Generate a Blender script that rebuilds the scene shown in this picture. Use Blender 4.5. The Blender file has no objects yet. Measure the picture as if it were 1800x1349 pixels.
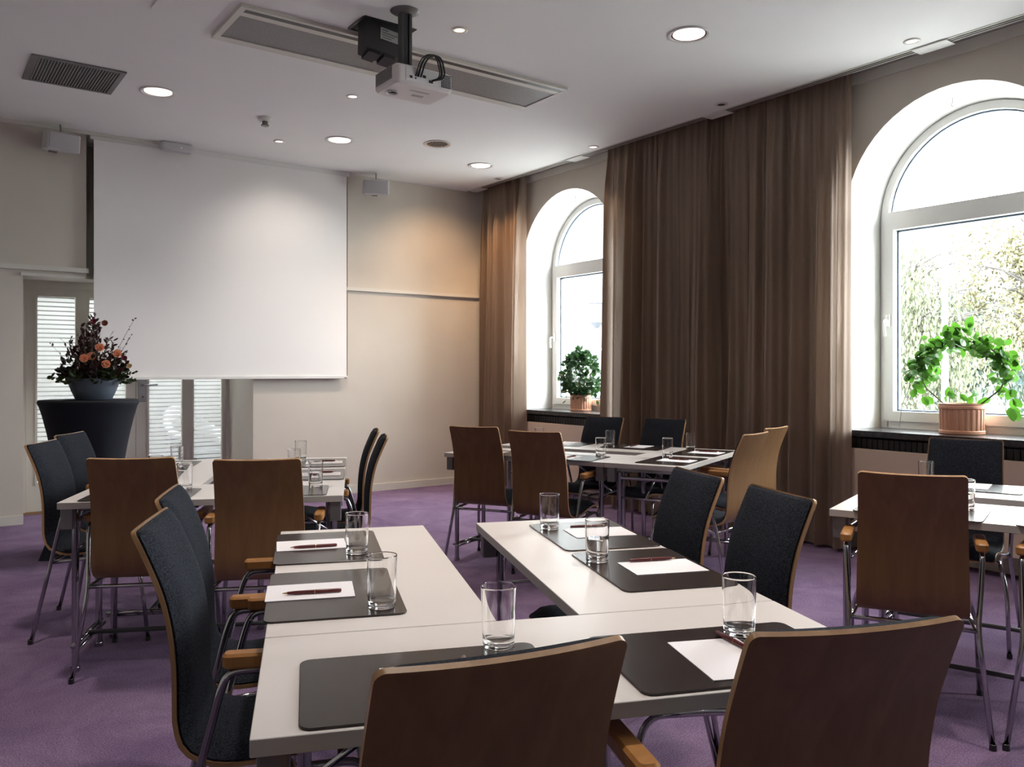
import bpy, bmesh, math, random
from mathutils import Vector, Matrix, Euler
random.seed(7)
PI = math.pi
C = bpy.context.scene.collection
S = bpy.context.scene

# ------------------------------------------------------------------ camera
FPX, CX, HY, CAMH = 1468.0, 900.0, 652.0, 1.28
YAW = math.radians(36.1)
cd = bpy.data.cameras.new('camera'); cam = bpy.data.objects.new('camera', cd); C.objects.link(cam)
cam.location = (0, 0, CAMH); cam.rotation_euler = (PI/2, 0, -YAW)
cd.sensor_width = 36; cd.lens = FPX/1800*36; cd.shift_y = (HY-674.5)/1800
cd.clip_start = 0.05; cd.clip_end = 500
S.camera = cam
# ------------------------------------------------------------------ world, light, exposure
SKY = 20.0
w = bpy.data.worlds.new('sky'); S.world = w; w.use_nodes = True
bg = w.node_tree.nodes['Background']; bg.inputs[0].default_value = (0.93, 0.965, 1.0, 1); bg.inputs[1].default_value = SKY
S.view_settings.view_transform = 'Standard'; S.view_settings.look = 'None'
S.view_settings.gamma = 1; S.view_settings.use_curve_mapping = False
S.view_settings.exposure = 0.7
WX, WY, CH = 5.47, 8.03, 3.33              # window wall, screen wall, ceiling
WIN = [6.55, 2.68, -1.21]            # arched window centres along the wall
R0, R1, ZS, SILL = 0.75, 0.70, 2.38, 0.86
RX0, RY0 = -2.6, -6.3
for k, yc in enumerate(WIN):               # sampling portals for the daylight in the window openings
    ld = bpy.data.lights.new('window_portal', 'AREA'); ld.shape = 'RECTANGLE'; ld.size = 2.3; ld.size_y = 1.5
    ld.cycles.is_portal = True
    lo = bpy.data.objects.new('window_portal', ld); C.objects.link(lo); lo.location = (6.12, yc, 1.95)
    lo.rotation_euler = (0, PI/2, 0)

# ------------------------------------------------------------------ materials
def mat(name, col, rough=.5, metal=0, spec=.5, **kw):
    m = bpy.data.materials.new(name); m.use_nodes = True
    b = m.node_tree.nodes['Principled BSDF']
    b.inputs['Base Color'].default_value = (*col, 1); b.inputs['Roughness'].default_value = rough
    b.inputs['Metallic'].default_value = metal; b.inputs['Specular IOR Level'].default_value = spec
    for k, v in kw.items(): b.inputs[k].default_value = v
    return m
def nt(m): return m.node_tree.nodes, m.node_tree.links, m.node_tree.nodes['Principled BSDF']
def noise_mat(name, c1, c2, scale=(1, 1, 1), nscale=5, rough=.6, bump=0, bscale=None, detail=6, spec=.4, lo=.3, hi=.7, dist=.002):
    m = mat(name, c1, rough, spec=spec); n, l, b = nt(m)
    tc = n.new('ShaderNodeTexCoord'); mp = n.new('ShaderNodeMapping'); mp.inputs['Scale'].default_value = scale
    l.new(tc.outputs['Object'], mp.inputs[0])
    t = n.new('ShaderNodeTexNoise'); t.inputs['Scale'].default_value = nscale; t.inputs['Detail'].default_value = detail
    l.new(mp.outputs[0], t.inputs['Vector'])
    r = n.new('ShaderNodeValToRGB'); r.color_ramp.elements[0].position = lo; r.color_ramp.elements[1].position = hi
    r.color_ramp.elements[0].color = (*c1, 1); r.color_ramp.elements[1].color = (*c2, 1)
    l.new(t.outputs['Fac'], r.inputs[0]); l.new(r.outputs[0], b.inputs['Base Color'])
    if bump:
        t2 = n.new('ShaderNodeTexNoise'); t2.inputs['Scale'].default_value = bscale or nscale*4; t2.inputs['Detail'].default_value = 3
        l.new(mp.outputs[0], t2.inputs['Vector'])
        bp = n.new('ShaderNodeBump'); bp.inputs['Strength'].default_value = bump; bp.inputs['Distance'].default_value = dist
        l.new(t2.outputs['Fac'], bp.inputs['Height']); l.new(bp.outputs[0], b.inputs['Normal'])
    return m
M = {}
M['wall'] = noise_mat('painted_wall', (.60, .555, .485), (.64, .595, .52), nscale=2, rough=.85, bump=.08, bscale=180)
M['reveal'] = noise_mat('white_plaster', (.80, .80, .77), (.83, .83, .80), nscale=2, rough=.8, bump=.05, bscale=150)
M['ceiling'] = noise_mat('ceiling_paint', (.87, .875, .855), (.89, .895, .875), nscale=1.5, rough=.9)
M['greyband'] = mat('grey_recess_paint', (.30, .29, .28), .7)  # darker grey than the ceiling
M['white'] = mat('white_lacquer', (.78, .78, .75), .35)
M['offwhite'] = mat('offwhite_woodwork', (.66, .64, .58), .5)
M['door'] = mat('door_paint', (.60, .57, .50), .45)
M['black'] = mat('black_plastic', (.012, .012, .013), .45)
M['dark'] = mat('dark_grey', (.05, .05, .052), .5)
M['chrome'] = mat('chrome_tube', (.43, .43, .45), .13, 1)
M['steel'] = mat('brushed_steel', (.42, .42, .43), .3, 1)
M['greymetal'] = mat('grey_metal', (.20, .19, .19), .4, .4)
M['laminate'] = noise_mat('white_laminate', (.70, .655, .62), (.73, .685, .65), nscale=3, rough=.30, spec=.45)
M['lamedge'] = mat('laminate_edge', (.50, .465, .43), .4)
M['leather'] = noise_mat('brown_leather', (.026, .018, .016), (.034, .024, .021), nscale=30, rough=.25, bump=.12, bscale=350, spec=.5, dist=.0006)
M['paper'] = mat('paper', (.86, .83, .84), .7)
M['pen'] = mat('maroon_pen', (.10, .012, .014), .3)
M['penmetal'] = mat('pen_metal', (.6, .4, .25), .25, 1)
M['fabric'] = noise_mat('charcoal_wool', (.006, .007, .010), (.036, .042, .056), nscale=260, rough=.95, bump=.4, bscale=700, detail=2, spec=.15, lo=.35, hi=.75, dist=.0008)
M['tablecloth'] = mat('black_stretch_cloth', (.006, .008, .014), .75, spec=.3)
M['screen'] = mat('screen_fabric', (.87, .86, .84), .8)
M['terracotta'] = noise_mat('terracotta', (.55, .27, .17), (.62, .33, .22), nscale=8, rough=.55)
M['bowl'] = noise_mat('blue_grey_ceramic', (.085, .105, .14), (.11, .13, .17), nscale=10, rough=.6)
M['soil'] = mat('soil', (.03, .02, .012), .9)
M['speaker'] = mat('speaker_plastic', (.55, .54, .54), .5)
M['grille'] = mat('speaker_cloth', (.44, .43, .44), .7)
M['radiator'] = mat('beige_cover', (.58, .46, .36), .55)
M['stone'] = noise_mat('dark_stone_sill', (.018, .018, .020), (.05, .05, .052), nscale=25, rough=.22)
M['plug'] = mat('projector_shell', (.78, .75, .73), .45)
M['label'] = mat('sticker', (.45, .46, .45), .5)
M['perf'] = None
def wood(name, a, b_, edge=False):
    m = mat(name, a, .38, spec=.45); n, l, b = nt(m)
    tc = n.new('ShaderNodeTexCoord'); mp = n.new('ShaderNodeMapping'); mp.inputs['Scale'].default_value = (14, 14, 1.2)
    l.new(tc.outputs['Object'], mp.inputs[0])
    t = n.new('ShaderNodeTexNoise'); t.inputs['Scale'].default_value = 2.2; t.inputs['Detail'].default_value = 8; t.inputs['Distortion'].default_value = .6
    l.new(mp.outputs[0], t.inputs['Vector'])
    r = n.new('ShaderNodeValToRGB'); r.color_ramp.elements[0].position = .3; r.color_ramp.elements[1].position = .72
    r.color_ramp.elements[0].color = (*a, 1); r.color_ramp.elements[1].color = (*b_, 1)
    l.new(t.outputs['Fac'], r.inputs[0]); l.new(r.outputs[0], b.inputs['Base Color'])
    bp = n.new('ShaderNodeBump'); bp.inputs['Strength'].default_value = .05; bp.inputs['Distance'].default_value = .001
    l.new(t.outputs['Fac'], bp.inputs['Height']); l.new(bp.outputs[0], b.inputs['Normal'])
    return m
M['veneer'] = wood('beech_veneer', (.165, .084, .032), (.215, .113, .046))
M['plyedge'] = wood('plywood_edge', (.36, .20, .09), (.50, .30, .15))  # paler than the veneer: partly bare ply, mostly light put into the colour
M['armwood'] = wood('beech_armrest', (.34, .15, .04), (.46, .215, .065))
def carpet():
    m = mat('purple_carpet', (.13, .07, .15), .98, spec=.1); n, l, b = nt(m)
    tc = n.new('ShaderNodeTexCoord')
    t = n.new('ShaderNodeTexNoise'); t.inputs['Scale'].default_value = 2.6; t.inputs['Detail'].default_value = 9; t.inputs['Roughness'].default_value = .68; t.inputs['Distortion'].default_value = .8
    l.new(tc.outputs['Object'], t.inputs['Vector'])
    t2 = n.new('ShaderNodeTexNoise'); t2.inputs['Scale'].default_value = 170; t2.inputs['Detail'].default_value = 2
    l.new(tc.outputs['Object'], t2.inputs['Vector'])
    r = n.new('ShaderNodeValToRGB'); r.color_ramp.elements[0].position = .32; r.color_ramp.elements[1].position = .68
    r.color_ramp.elements[0].color = (.155, .100, .185, 1); r.color_ramp.elements[1].color = (.255, .175, .275, 1)
    l.new(t.outputs['Fac'], r.inputs[0])
    mx = n.new('ShaderNodeMix'); mx.data_type = 'RGBA'; mx.blend_type = 'MULTIPLY'; mx.inputs['Factor'].default_value = .7
    r2 = n.new('ShaderNodeValToRGB'); r2.color_ramp.elements[0].position = .3; r2.color_ramp.elements[1].position = .7
    r2.color_ramp.elements[0].color = (.35, .35, .35, 1); r2.color_ramp.elements[1].color = (1.35, 1.35, 1.35, 1)
    l.new(t2.outputs['Fac'], r2.inputs[0])
    l.new(r.outputs[0], mx.inputs['A']); l.new(r2.outputs[0], mx.inputs['B']); l.new(mx.outputs['Result'], b.inputs['Base Color'])
    bp = n.new('ShaderNodeBump'); bp.inputs['Strength'].default_value = .6; bp.inputs['Distance'].default_value = .004
    l.new(t2.outputs['Fac'], bp.inputs['Height']); l.new(bp.outputs[0], b.inputs['Normal'])
    return m
M['carpet'] = carpet()
def curtain_mat():
    m = bpy.data.materials.new('taupe_silk'); m.use_nodes = True; n, l, b = nt(m)
    b.inputs['Roughness'].default_value = .40; b.inputs['Specular IOR Level'].default_value = .8; b.inputs['Metallic'].default_value = .25
    b.inputs['Sheen Weight'].default_value = .25; b.inputs['Sheen Roughness'].default_value = .4
    tc = n.new('ShaderNodeTexCoord'); mp = n.new('ShaderNodeMapping'); mp.inputs['Scale'].default_value = (6, 6, .35)
    l.new(tc.outputs['Object'], mp.inputs[0])
    t = n.new('ShaderNodeTexNoise'); t.inputs['Scale'].default_value = 2.0; t.inputs['Detail'].default_value = 4
    l.new(mp.outputs[0], t.inputs['Vector'])
    r = n.new('ShaderNodeValToRGB'); r.color_ramp.elements[0].position = .35; r.color_ramp.elements[1].position = .65
    r.color_ramp.elements[0].color = (.235, .170, .125, 1); r.color_ramp.elements[1].color = (.290, .208, .150, 1)
    l.new(t.outputs['Fac'], r.inputs[0]); l.new(r.outputs[0], b.inputs['Base Color'])
    mp2 = n.new('ShaderNodeMapping'); mp2.inputs['Scale'].default_value = (9, 9, 3); l.new(tc.outputs['Object'], mp2.inputs[0])
    t2 = n.new('ShaderNodeTexNoise'); t2.inputs['Scale'].default_value = 3; t2.inputs['Detail'].default_value = 5; l.new(mp2.outputs[0], t2.inputs['Vector'])
    bp = n.new('ShaderNodeBump'); bp.inputs['Strength'].default_value = .35; bp.inputs['Distance'].default_value = .012
    l.new(t2.outputs['Fac'], bp.inputs['Height']); l.new(bp.outputs[0], b.inputs['Normal'])
    tr = n.new('ShaderNodeBsdfTranslucent'); tr.inputs[0].default_value = (.62, .50, .42, 1)
    mx = n.new('ShaderNodeMixShader'); mx.inputs[0].default_value = .28
    out = n['Material Output']; l.new(b.outputs[0], mx.inputs[1]); l.new(tr.outputs[0], mx.inputs[2]); l.new(mx.outputs[0], out.inputs[0])
    return m
M['curtain'] = curtain_mat()
def pane_mat(name='window_glass', refl=.10):
    m = bpy.data.materials.new(name); m.use_nodes = True; n, l = m.node_tree.nodes, m.node_tree.links
    n.remove(n['Principled BSDF'])
    t = n.new('ShaderNodeBsdfTransparent'); t.inputs[0].default_value = (.97, .985, .98, 1)
    g = n.new('ShaderNodeBsdfGlossy'); g.inputs['Roughness'].default_value = .01
    lw = n.new('ShaderNodeLayerWeight'); lw.inputs[0].default_value = .5
    p5 = n.new('ShaderNodeMath'); p5.operation = 'POWER'; l.new(lw.outputs['Facing'], p5.inputs[0]); p5.inputs[1].default_value = 4
    f = n.new('ShaderNodeMath'); f.operation = 'MULTIPLY_ADD'; l.new(p5.outputs[0], f.inputs[0]); f.inputs[1].default_value = .7; f.inputs[2].default_value = .03
    mx = n.new('ShaderNodeMixShader'); l.new(f.outputs[0], mx.inputs[0]); l.new(t.outputs[0], mx.inputs[1]); l.new(g.outputs[0], mx.inputs[2])
    l.new(mx.outputs[0], n['Material Output'].inputs[0]); return m
M['pane'] = pane_mat()
M['glass'] = mat('tumbler_glass', (1, 1, 1), 0.0, **{'Transmission Weight': 1, 'IOR': 1.45})
M['water'] = mat('water', (1, 1, 1), 0.0, **{'Transmission Weight': 1, 'IOR': 1.33})
def translucent(name, col, tcol, fac, rough=.5, bump=0):
    m = mat(name, col, rough); n, l, b = nt(m)
    tr = n.new('ShaderNodeBsdfTranslucent'); tr.inputs[0].default_value = (*tcol, 1)
    mx = n.new('ShaderNodeMixShader'); mx.inputs[0].default_value = fac
    l.new(b.outputs[0], mx.inputs[1]); l.new(tr.outputs[0], mx.inputs[2]); l.new(mx.outputs[0], n['Material Output'].inputs[0])
    return m
M['frost'] = translucent('frosted_film', (.85, .85, .85), (.75, .74, .73), .75)
M['leaf'] = translucent('green_leaf', (.035, .12, .018), (.07, .20, .018), .30, .35)
M['leaf_dark'] = translucent('dark_green_leaf', (.018, .055, .02), (.03, .08, .018), .25, .35)
M['leaf_burg'] = translucent('burgundy_leaf', (.035, .010, .012), (.09, .02, .02), .15, .5)
M['leaf_deep'] = translucent('deep_green_leaf', (.02, .04, .012), (.05, .10, .02), .2, .5)
M['rose'] = translucent('peach_petal', (.80, .32, .17), (.8, .35, .2), .25, .6)
M['red'] = mat('deep_red_flower', (.16, .01, .03), .6)
M['stem'] = mat('stem', (.10, .09, .04), .7)
M['filament'] = bpy.data.materials.new('lit_lamp'); M['filament'].use_nodes = True
b_ = M['filament'].node_tree.nodes['Principled BSDF']; b_.inputs['Base Color'].default_value = (0, 0, 0, 1)
b_.inputs['Emission Color'].default_value = (1, .80, .62, 1); b_.inputs['Emission Strength'].default_value = 3.0
M['reflector'] = mat('lamp_reflector', (.85, .80, .78), .18, 1)
M['road'] = noise_mat('pale_paving', (.20, .20, .20), (.26, .26, .25), nscale=.5, rough=.9)
M['grass'] = noise_mat('winter_grass', (.08, .09, .05), (.12, .12, .07), nscale=1, rough=1)
M['bark'] = mat('bark', (.055, .05, .045), .9)
M['fol_a'] = mat('willow_foliage', (.085, .095, .055), .9)
M['fol_b'] = mat('yellow_foliage', (.13, .12, .065), .9)
M['fol_c'] = mat('blue_green_foliage', (.055, .08, .065), .9)
M['facade'] = noise_mat('pale_facade', (.135, .13, .12), (.15, .145, .135), nscale=.4, rough=.9)
M['facade2'] = mat('grey_facade', (.10, .105, .11), .9)
M['teal'] = mat('teal_glazing', (.03, .055, .06), .2)
M['rail'] = mat('railing_paint', (.04, .045, .055), .5)
M['polewhite'] = mat('white_pole', (.5, .5, .5), .5)

# ------------------------------------------------------------------ mesh helpers
def new_obj(name, verts, faces, m, parent=None, mats=None, fm=None, smooth=False, auto=None):
    me = bpy.data.meshes.new(name); me.from_pydata(verts, [], faces)
    for q in (mats or [m]): me.materials.append(q)
    if fm: me.polygons.foreach_set('material_index', fm)
    if smooth: me.polygons.foreach_set('use_smooth', [True]*len(me.polygons))
    me.update()
    if auto is not None: me.set_sharp_from_angle(angle=math.radians(auto))
    o = bpy.data.objects.new(name, me); C.objects.link(o)
    if parent: o.parent = parent
    return o
class MB:
    def __init__(s): s.v = []; s.f = []; s.m = []; s.cur = 0
    def add(s, v, f):
        n = len(s.v); s.v += [tuple(q) for q in v]; s.f += [tuple(i+n for i in q) for q in f]; s.m += [s.cur]*len(f); return s
    def box(s, a, b, mtx=None):
        x0, y0, z0 = a; x1, y1, z1 = b
        v = [Vector(q) for q in ((x0,y0,z0),(x1,y0,z0),(x1,y1,z0),(x0,y1,z0),(x0,y0,z1),(x1,y0,z1),(x1,y1,z1),(x0,y1,z1))]
        if mtx: v = [mtx @ q for q in v]
        return s.add(v, [(3,2,1,0),(4,5,6,7),(0,1,5,4),(1,2,6,5),(2,3,7,6),(3,0,4,7)])
    def rbox(s, a, b, r=.01, seg=3, mtx=None):
        """box with all vertical edges rounded and a small chamfer top and bottom"""
        x0, y0, z0 = a; x1, y1, z1 = b; r = min(r, (x1-x0)/2.01, (y1-y0)/2.01); c = min(r*.4, (z1-z0)*.3)
        def ring(ins, z):
            out = []
            for cx, cy, a0 in ((x1-r, y1-r, 0), (x0+r, y1-r, 90), (x0+r, y0+r, 180), (x1-r, y0+r, 270)):
                for i in range(seg+1):
                    t = math.radians(a0+90*i/seg); out.append(Vector((cx+(r-ins)*math.cos(t), cy+(r-ins)*math.sin(t), z)))
            return out
        rings = [ring(c, z0), ring(0, z0+c), ring(0, z1-c), ring(c, z1)]; n = len(rings[0]); v = sum(rings, [])
        if mtx: v = [mtx @ q for q in v]
        f = [tuple(range(n-1, -1, -1)), tuple(range(3*n, 4*n))]
        for k in range(3):
            for i in range(n): j = (i+1) % n; f.append((k*n+i, k*n+j, (k+1)*n+j, (k+1)*n+i))
        return s.add(v, f)
    def tube(s, pts, r, seg=8, caps=True):
        P = [Vector(p) for p in pts]; rr = r if isinstance(r, (list, tuple)) else [r]*len(P)
        up = None; v = []; f = []
        for i, p in enumerate(P):
            t = (P[min(i+1, len(P)-1)]-P[max(i-1, 0)]).normalized()
            if up is None: up = Vector((0, 0, 1)) if abs(t.z) < .9 else Vector((1, 0, 0))
            a = t.cross(up).normalized(); b = a.cross(t).normalized(); up = b
            for k in range(seg):
                q = 2*PI*k/seg; v.append(p+(a*math.cos(q)+b*math.sin(q))*rr[i])
        for i in range(len(P)-1):
            for k in range(seg): k2 = (k+1) % seg; f.append((i*seg+k, (i+1)*seg+k, (i+1)*seg+k2, i*seg+k2))
        if caps: f.append(tuple(range(seg))); f.append(tuple(range(len(v)-1, len(v)-seg-1, -1)))
        return s.add(v, f)
    def lathe(s, prof, seg=32, c=(0, 0, 0), mtx=None, capb=True, capt=False, rib=None):
        v = []; f = []
        for (r, z) in prof:
            for k in range(seg):
                q = 2*PI*k/seg; rr = r
                if rib and rib[0] <= z <= rib[1]: rr = r*(1+rib[3]*(1 if (k//rib[2]) % 2 else -1))
                p = Vector((c[0]+rr*math.cos(q), c[1]+rr*math.sin(q), c[2]+z)); v.append(mtx @ p if mtx else p)
        for i in range(len(prof)-1):
            for k in range(seg): k2 = (k+1) % seg; f.append((i*seg+k, i*seg+k2, (i+1)*seg+k2, (i+1)*seg+k))
        if capb: f.append(tuple(range(seg-1, -1, -1)))
        if capt: f.append(tuple(range(len(v)-seg, len(v))))
        return s.add(v, f)
    def build(s, name, m, parent=None, smooth=False, auto=None, mats=None):
        return new_obj(name, s.v, s.f, m, parent, mats, s.m if mats else None, smooth or auto is not None, auto)
def tag(o, label=None, cat=None, group=None, kind=None):
    for k, q in (('label', label), ('category', cat), ('group', group), ('kind', kind)):
        if q: o[k] = q
    return o
def empty(name, loc=(0, 0, 0), rz=0, label=None, cat=None, group=None, kind=None):
    o = bpy.data.objects.new(name, None); C.objects.link(o); o.empty_display_size = .1
    o.location = loc; o.rotation_euler = (0, 0, rz); return tag(o, label, cat, group, kind)
def copy_tree(o, parent=None):
    c = o.copy(); C.objects.link(c)
    if parent: c.parent = parent
    for ch in list(o.children): copy_tree(ch, c)
    return c
def bez(P, n=6):
    """round the inner corners of a polyline: P = [(pt, radius)]"""
    out = []
    for i, (p, r) in enumerate(P):
        p = Vector(p)
        if i in (0, len(P)-1) or r == 0: out.append(p); continue
        a = (Vector(P[i-1][0])-p); b = (Vector(P[i+1][0])-p); ra = min(r, a.length*.49); rb = min(r, b.length*.49)
        A = p+a.normalized()*ra; B = p+b.normalized()*rb
        for k in range(n+1):
            t = k/n; out.append(A*(1-t)**2+p*2*t*(1-t)+B*t*t)
    return out
def struct(o): o['kind'] = 'structure'; return o
FW = Vector((math.sin(YAW), math.cos(YAW), 0)); RT = Vector((math.cos(YAW), -math.sin(YAW), 0))

# ------------------------------------------------------------------ room shell
mb = MB(); mb.box((RX0, RY0, -.12), (6.07, 8.95, 0)); struct(mb.build('floor', M['carpet']))
# ceiling: main slab with recess along the window wall
mb = MB()
HAT = (2.16, 2.48, 4.40, 4.62)
CE = 5.27
xs = [RX0, HAT[0], HAT[1], CE]
mb.box((RX0, RY0, CH), (HAT[0], WY+.6, CH+.25)); mb.box((HAT[1], RY0, CH), (CE, WY+.6, CH+.25))
mb.box((HAT[0], RY0, CH), (HAT[1], HAT[2], CH+.25)); mb.box((HAT[0], HAT[3], CH), (HAT[1], WY+.6, CH+.25))
struct(mb.build('ceiling', M['ceiling']))
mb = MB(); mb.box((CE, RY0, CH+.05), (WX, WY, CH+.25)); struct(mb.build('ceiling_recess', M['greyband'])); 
mb = MB(); mb.box((WX-.02, RY0, CH-.022), (WX, WY, CH+.05)); struct(mb.build('trim_1', M['offwhite']))
mb = MB(); mb.box((HAT[0], HAT[2], CH+.23), (HAT[1], HAT[3], CH+.25)); struct(mb.build('ceiling_hatch', M['black']))
# window wall with arched openings
def arch(yc, R, x, zb, n=28):
    p = [(x, yc+R, zb), (x, yc+R, ZS)]
    p += [(x, yc+R*math.cos(PI*i/n), ZS+R*math.sin(PI*i/n)) for i in range(1, n)]
    return p+[(x, yc-R, ZS), (x, yc-R, zb)]
TOPZ = CH+.25
mb = MB(); mb.cur = 0
XO = 6.10
edges = []
ys = sorted([RY0]+[q for yc in WIN for q in (yc-1.0, yc+1.0)]+[WY+.9])
for i in range(0, len(ys), 2): mb.box((WX, ys[i], 0), (XO, ys[i+1], TOPZ))
for yc in WIN:
    zb = .82
    for (X, R, flip) in ((WX, R0, 1), (XO, R1, 0)):
        A = arch(yc, R, X, zb); n = len(A)
        # fan the wall face between the arch and the surrounding rectangle
        outer = []
        for (x, y, z) in A:
            if z <= ZS+1e-6: outer.append((X, yc+1.0 if y > yc else yc-1.0, z))
            else:
                dy, dz = y-yc, z-ZS; k = min(1.0/abs(dy) if abs(dy) > 1e-6 else 1e9, (TOPZ-ZS)/dz)
                outer.append((X, yc+dy*k, ZS+dz*k))
        f = []
        for i in range(n-1):
            q = (i, i+1, n+i+1, n+i); f.append(q if flip else q[::-1])
        v = A+outer
        # corner patches
        for s_ in (1, -1):
            cidx = len(v); v.append((X, yc+s_*1.0, TOPZ))
            for i in range(n-1):
                o1, o2 = outer[i], outer[i+1]
                if (abs(abs(o1[1]-yc)-1.0) < 1e-6) != (abs(abs(o2[1]-yc)-1.0) < 1e-6) and (o1[1]+o2[1]-2*yc)*s_ > 0:
                    f.append((n+i, n+i+1, cidx))
        mb.add(v, f)
    # below the sill: recessed back
    mb.box((5.62, yc-1.0, 0), (XO, yc+1.0, zb))
    for s_ in (1, -1):
        a, b = sorted((yc+s_*1.0, yc+s_*R0)); mb.box((WX, a, 0), (5.62, b, zb))
o = struct(mb.build('wall_right', M['wall'])); 
# reveals (white plaster lining of each opening)
for k, yc in enumerate(WIN):
    mb = MB(); A = arch(yc, R0, WX-.001, .86); B = arch(yc, R1+.0, 5.90, .86); D = arch(yc, R1, XO, .86); n = len(A)
    mb.add(A+B+D, [(i, i+n, i+n+1, i+1) for i in range(n-1)]+[(i+n, i+2*n, i+2*n+1, i+n+1) for i in range(n-1)])
    struct(mb.build('trim_%d' % (k+2), M['reveal'], smooth=True))
# windows
def ring(mb, yc, Ro, Ri, x0, x1, z0, half=False, inner_z=None):
    iz = z0 if inner_z is None else inner_z
    A = arch(yc, Ro, x0, z0); B = arch(yc, Ri, x0, iz); n = len(A); A2 = [(x1, y, z) for _, y, z in A]; B2 = [(x1, y, z) for _, y, z in B]
    f = []
    for i in range(n-1): f += [(i, n+i, n+i+1, i+1), (2*n+i, 2*n+i+1, 3*n+i+1, 3*n+i), (n+i, 3*n+i, 3*n+i+1, n+i+1), (i, i+1, 2*n+i+1, 2*n+i)]
    mb.add(A+B+A2+B2, f)
wnames = []
for k, yc in enumerate(WIN):
    w_ = empty('window_%d' % (k+1), (5.85, yc, SILL), kind='structure')
    def P_(mb, name, m, **kw):
        o = mb.build(name, m, **kw); o.parent = w_; o.matrix_parent_inverse = Matrix.Translation((-5.85, -yc, -SILL)); return o
    mb = MB(); ring(mb, yc, R1, R1-.055, 5.84, 5.92, .86); mb.box((5.84, yc-R1+.05, .86), (5.92, yc+R1-.05, .93))
    mb.box((5.835, yc-R1+.02, 2.37), (5.92, yc+R1-.02, 2.44)); P_(mb, 'window_frame', M['white'], auto=35)
    # lower sash
    y0, y1, z0, z1 = yc-R1+.035, yc+R1-.035, .915, 2.375; sw = .07
    mb = MB(); mb.box((5.82, y0, z0), (5.88, y1, z0+sw)); mb.box((5.82, y0, z1-sw), (5.88, y1, z1))
    mb.box((5.82, y0, z0+sw), (5.88, y0+sw, z1-sw)); mb.box((5.82, y1-sw, z0+sw), (5.88, y1, z1-sw))
    sash = P_(mb, 'sash', M['white'])
    mb = MB(); mb.cur = 0; t = .012
    for a, b in (((5.875, y0+sw, z0+sw), (5.905, y1-sw, z0+sw+t)), ((5.875, y0+sw, z1-sw-t), (5.905, y1-sw, z1-sw)), ((5.875, y0+sw, z0+sw), (5.905, y0+sw+t, z1-sw)), ((5.875, y1-sw-t, z0+sw), (5.905, y1-sw, z1-sw))): mb.box(a, b)
    g = P_(mb, 'glazing_gasket', mat('gasket', (.10, .14, .20), .4) if k == 0 else bpy.data.materials['gasket'])
    mb = MB(); ring(mb, yc, R1-.053, R1-.065, 5.875, 5.90, 2.44); P_(mb, 'glazing_gasket', bpy.data.materials['gasket'])
    mb = MB(); mb.box((5.890, y0+sw, z0+sw), (5.894, y1-sw, z1-sw)); P_(mb, 'window_pane', M['pane'])
    mb = MB(); A = arch(yc, R1-.055, 5.892, 2.44)[1:-1]
    A = [(5.892, yc+R1-.055, 2.44)]+[p for p in A if p[2] > 2.44]+[(5.892, yc-R1+.055, 2.44)]
    mb.add(A, [tuple(range(len(A)))]); P_(mb, 'window_pane', M['pane'])
    # handle on the left stile (far side)
    hy = y1-.035; mb = MB(); mb.rbox((5.80, hy-.016, 1.60), (5.821, hy+.016, 1.69), .006)
    mb.tube(bez([((5.80, hy, 1.645), 0), ((5.755, hy, 1.645), .02), ((5.75, hy-.012, 1.53), 0)]), [.011]*9+[.008] if False else .010, 8)
    P_(mb, 'window_handle', M['white'], auto=40)
    # sill
    mb = MB(); mb.rbox((5.40, yc-R0-.03, .822), (5.86, yc+R0+.03, .862), .004); o = mb.build('window_sill', M['stone']); o.parent = w_; o.matrix_parent_inverse = Matrix.Translation((-5.85, -yc, -SILL)); o['label'] = 'dark stone sill'
    # small hook in the reveal
    if k < 2:
        mb = MB(); zt = ZS+(R0+R1)/2-.02
        mb.tube([(5.66, yc+.09, zt+.03), (5.66, yc+.09, zt-.01), (5.66, yc+.10, zt-.03), (5.66, yc+.085, zt-.045), (5.66, yc+.072, zt-.03)], .003, 5)
        o = mb.build('ceiling_hook', M['steel']); tag(o, 'tiny metal hook under the arch of the %s window' % ('far, half-hidden' if k == 0 else 'large near'), 'hook', 'hooks in the window arches')
# other walls
mb = MB()
DX0, DX1, DXI, DZ, DY = .81, 2.745, 2.65, 2.09, 8.54      # door niche
mb.box((RX0, WY, 0), (DX0, WY+.9, CH+.1))                 # left of niche
mb.box((DX0, WY, DZ), (1.285, WY+.15, CH+.1))             # upper wall left of screen
mb.box((DX0, WY+.42, DZ), (DX1, WY+.62, CH+.1))           # back of the niche above the doors
v = [(DX1, WY, 0), (6.0, WY, 0), (6.0, WY+.7, 0), (DXI, DY+.16, 0), (DX1, WY, CH+.1), (6.0, WY, CH+.1), (6.0, WY+.7, CH+.1), (DXI, DY+.16, CH+.1)]
mb.add(v, [(3,2,1,0),(4,5,6,7),(0,1,5,4),(1,2,6,5),(2,3,7,6),(3,0,4,7)])
struct(mb.build('wall_back', M['wall']))
mb = MB(); mb.box((DX0, WY+.151, DZ), (DX1, WY+.419, DZ+.02)); struct(mb.build('trim_6', M['door']))
mb = MB(); mb.box((RX0-.2, RY0, 0), (RX0, 9, CH+.25)); struct(mb.build('wall_left', M['wall']))
mb = MB(); mb.box((RX0, RY0-.2, 0), (6.1, RY0, CH+.25)); struct(mb.build('wall_front', M['wall']))
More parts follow.
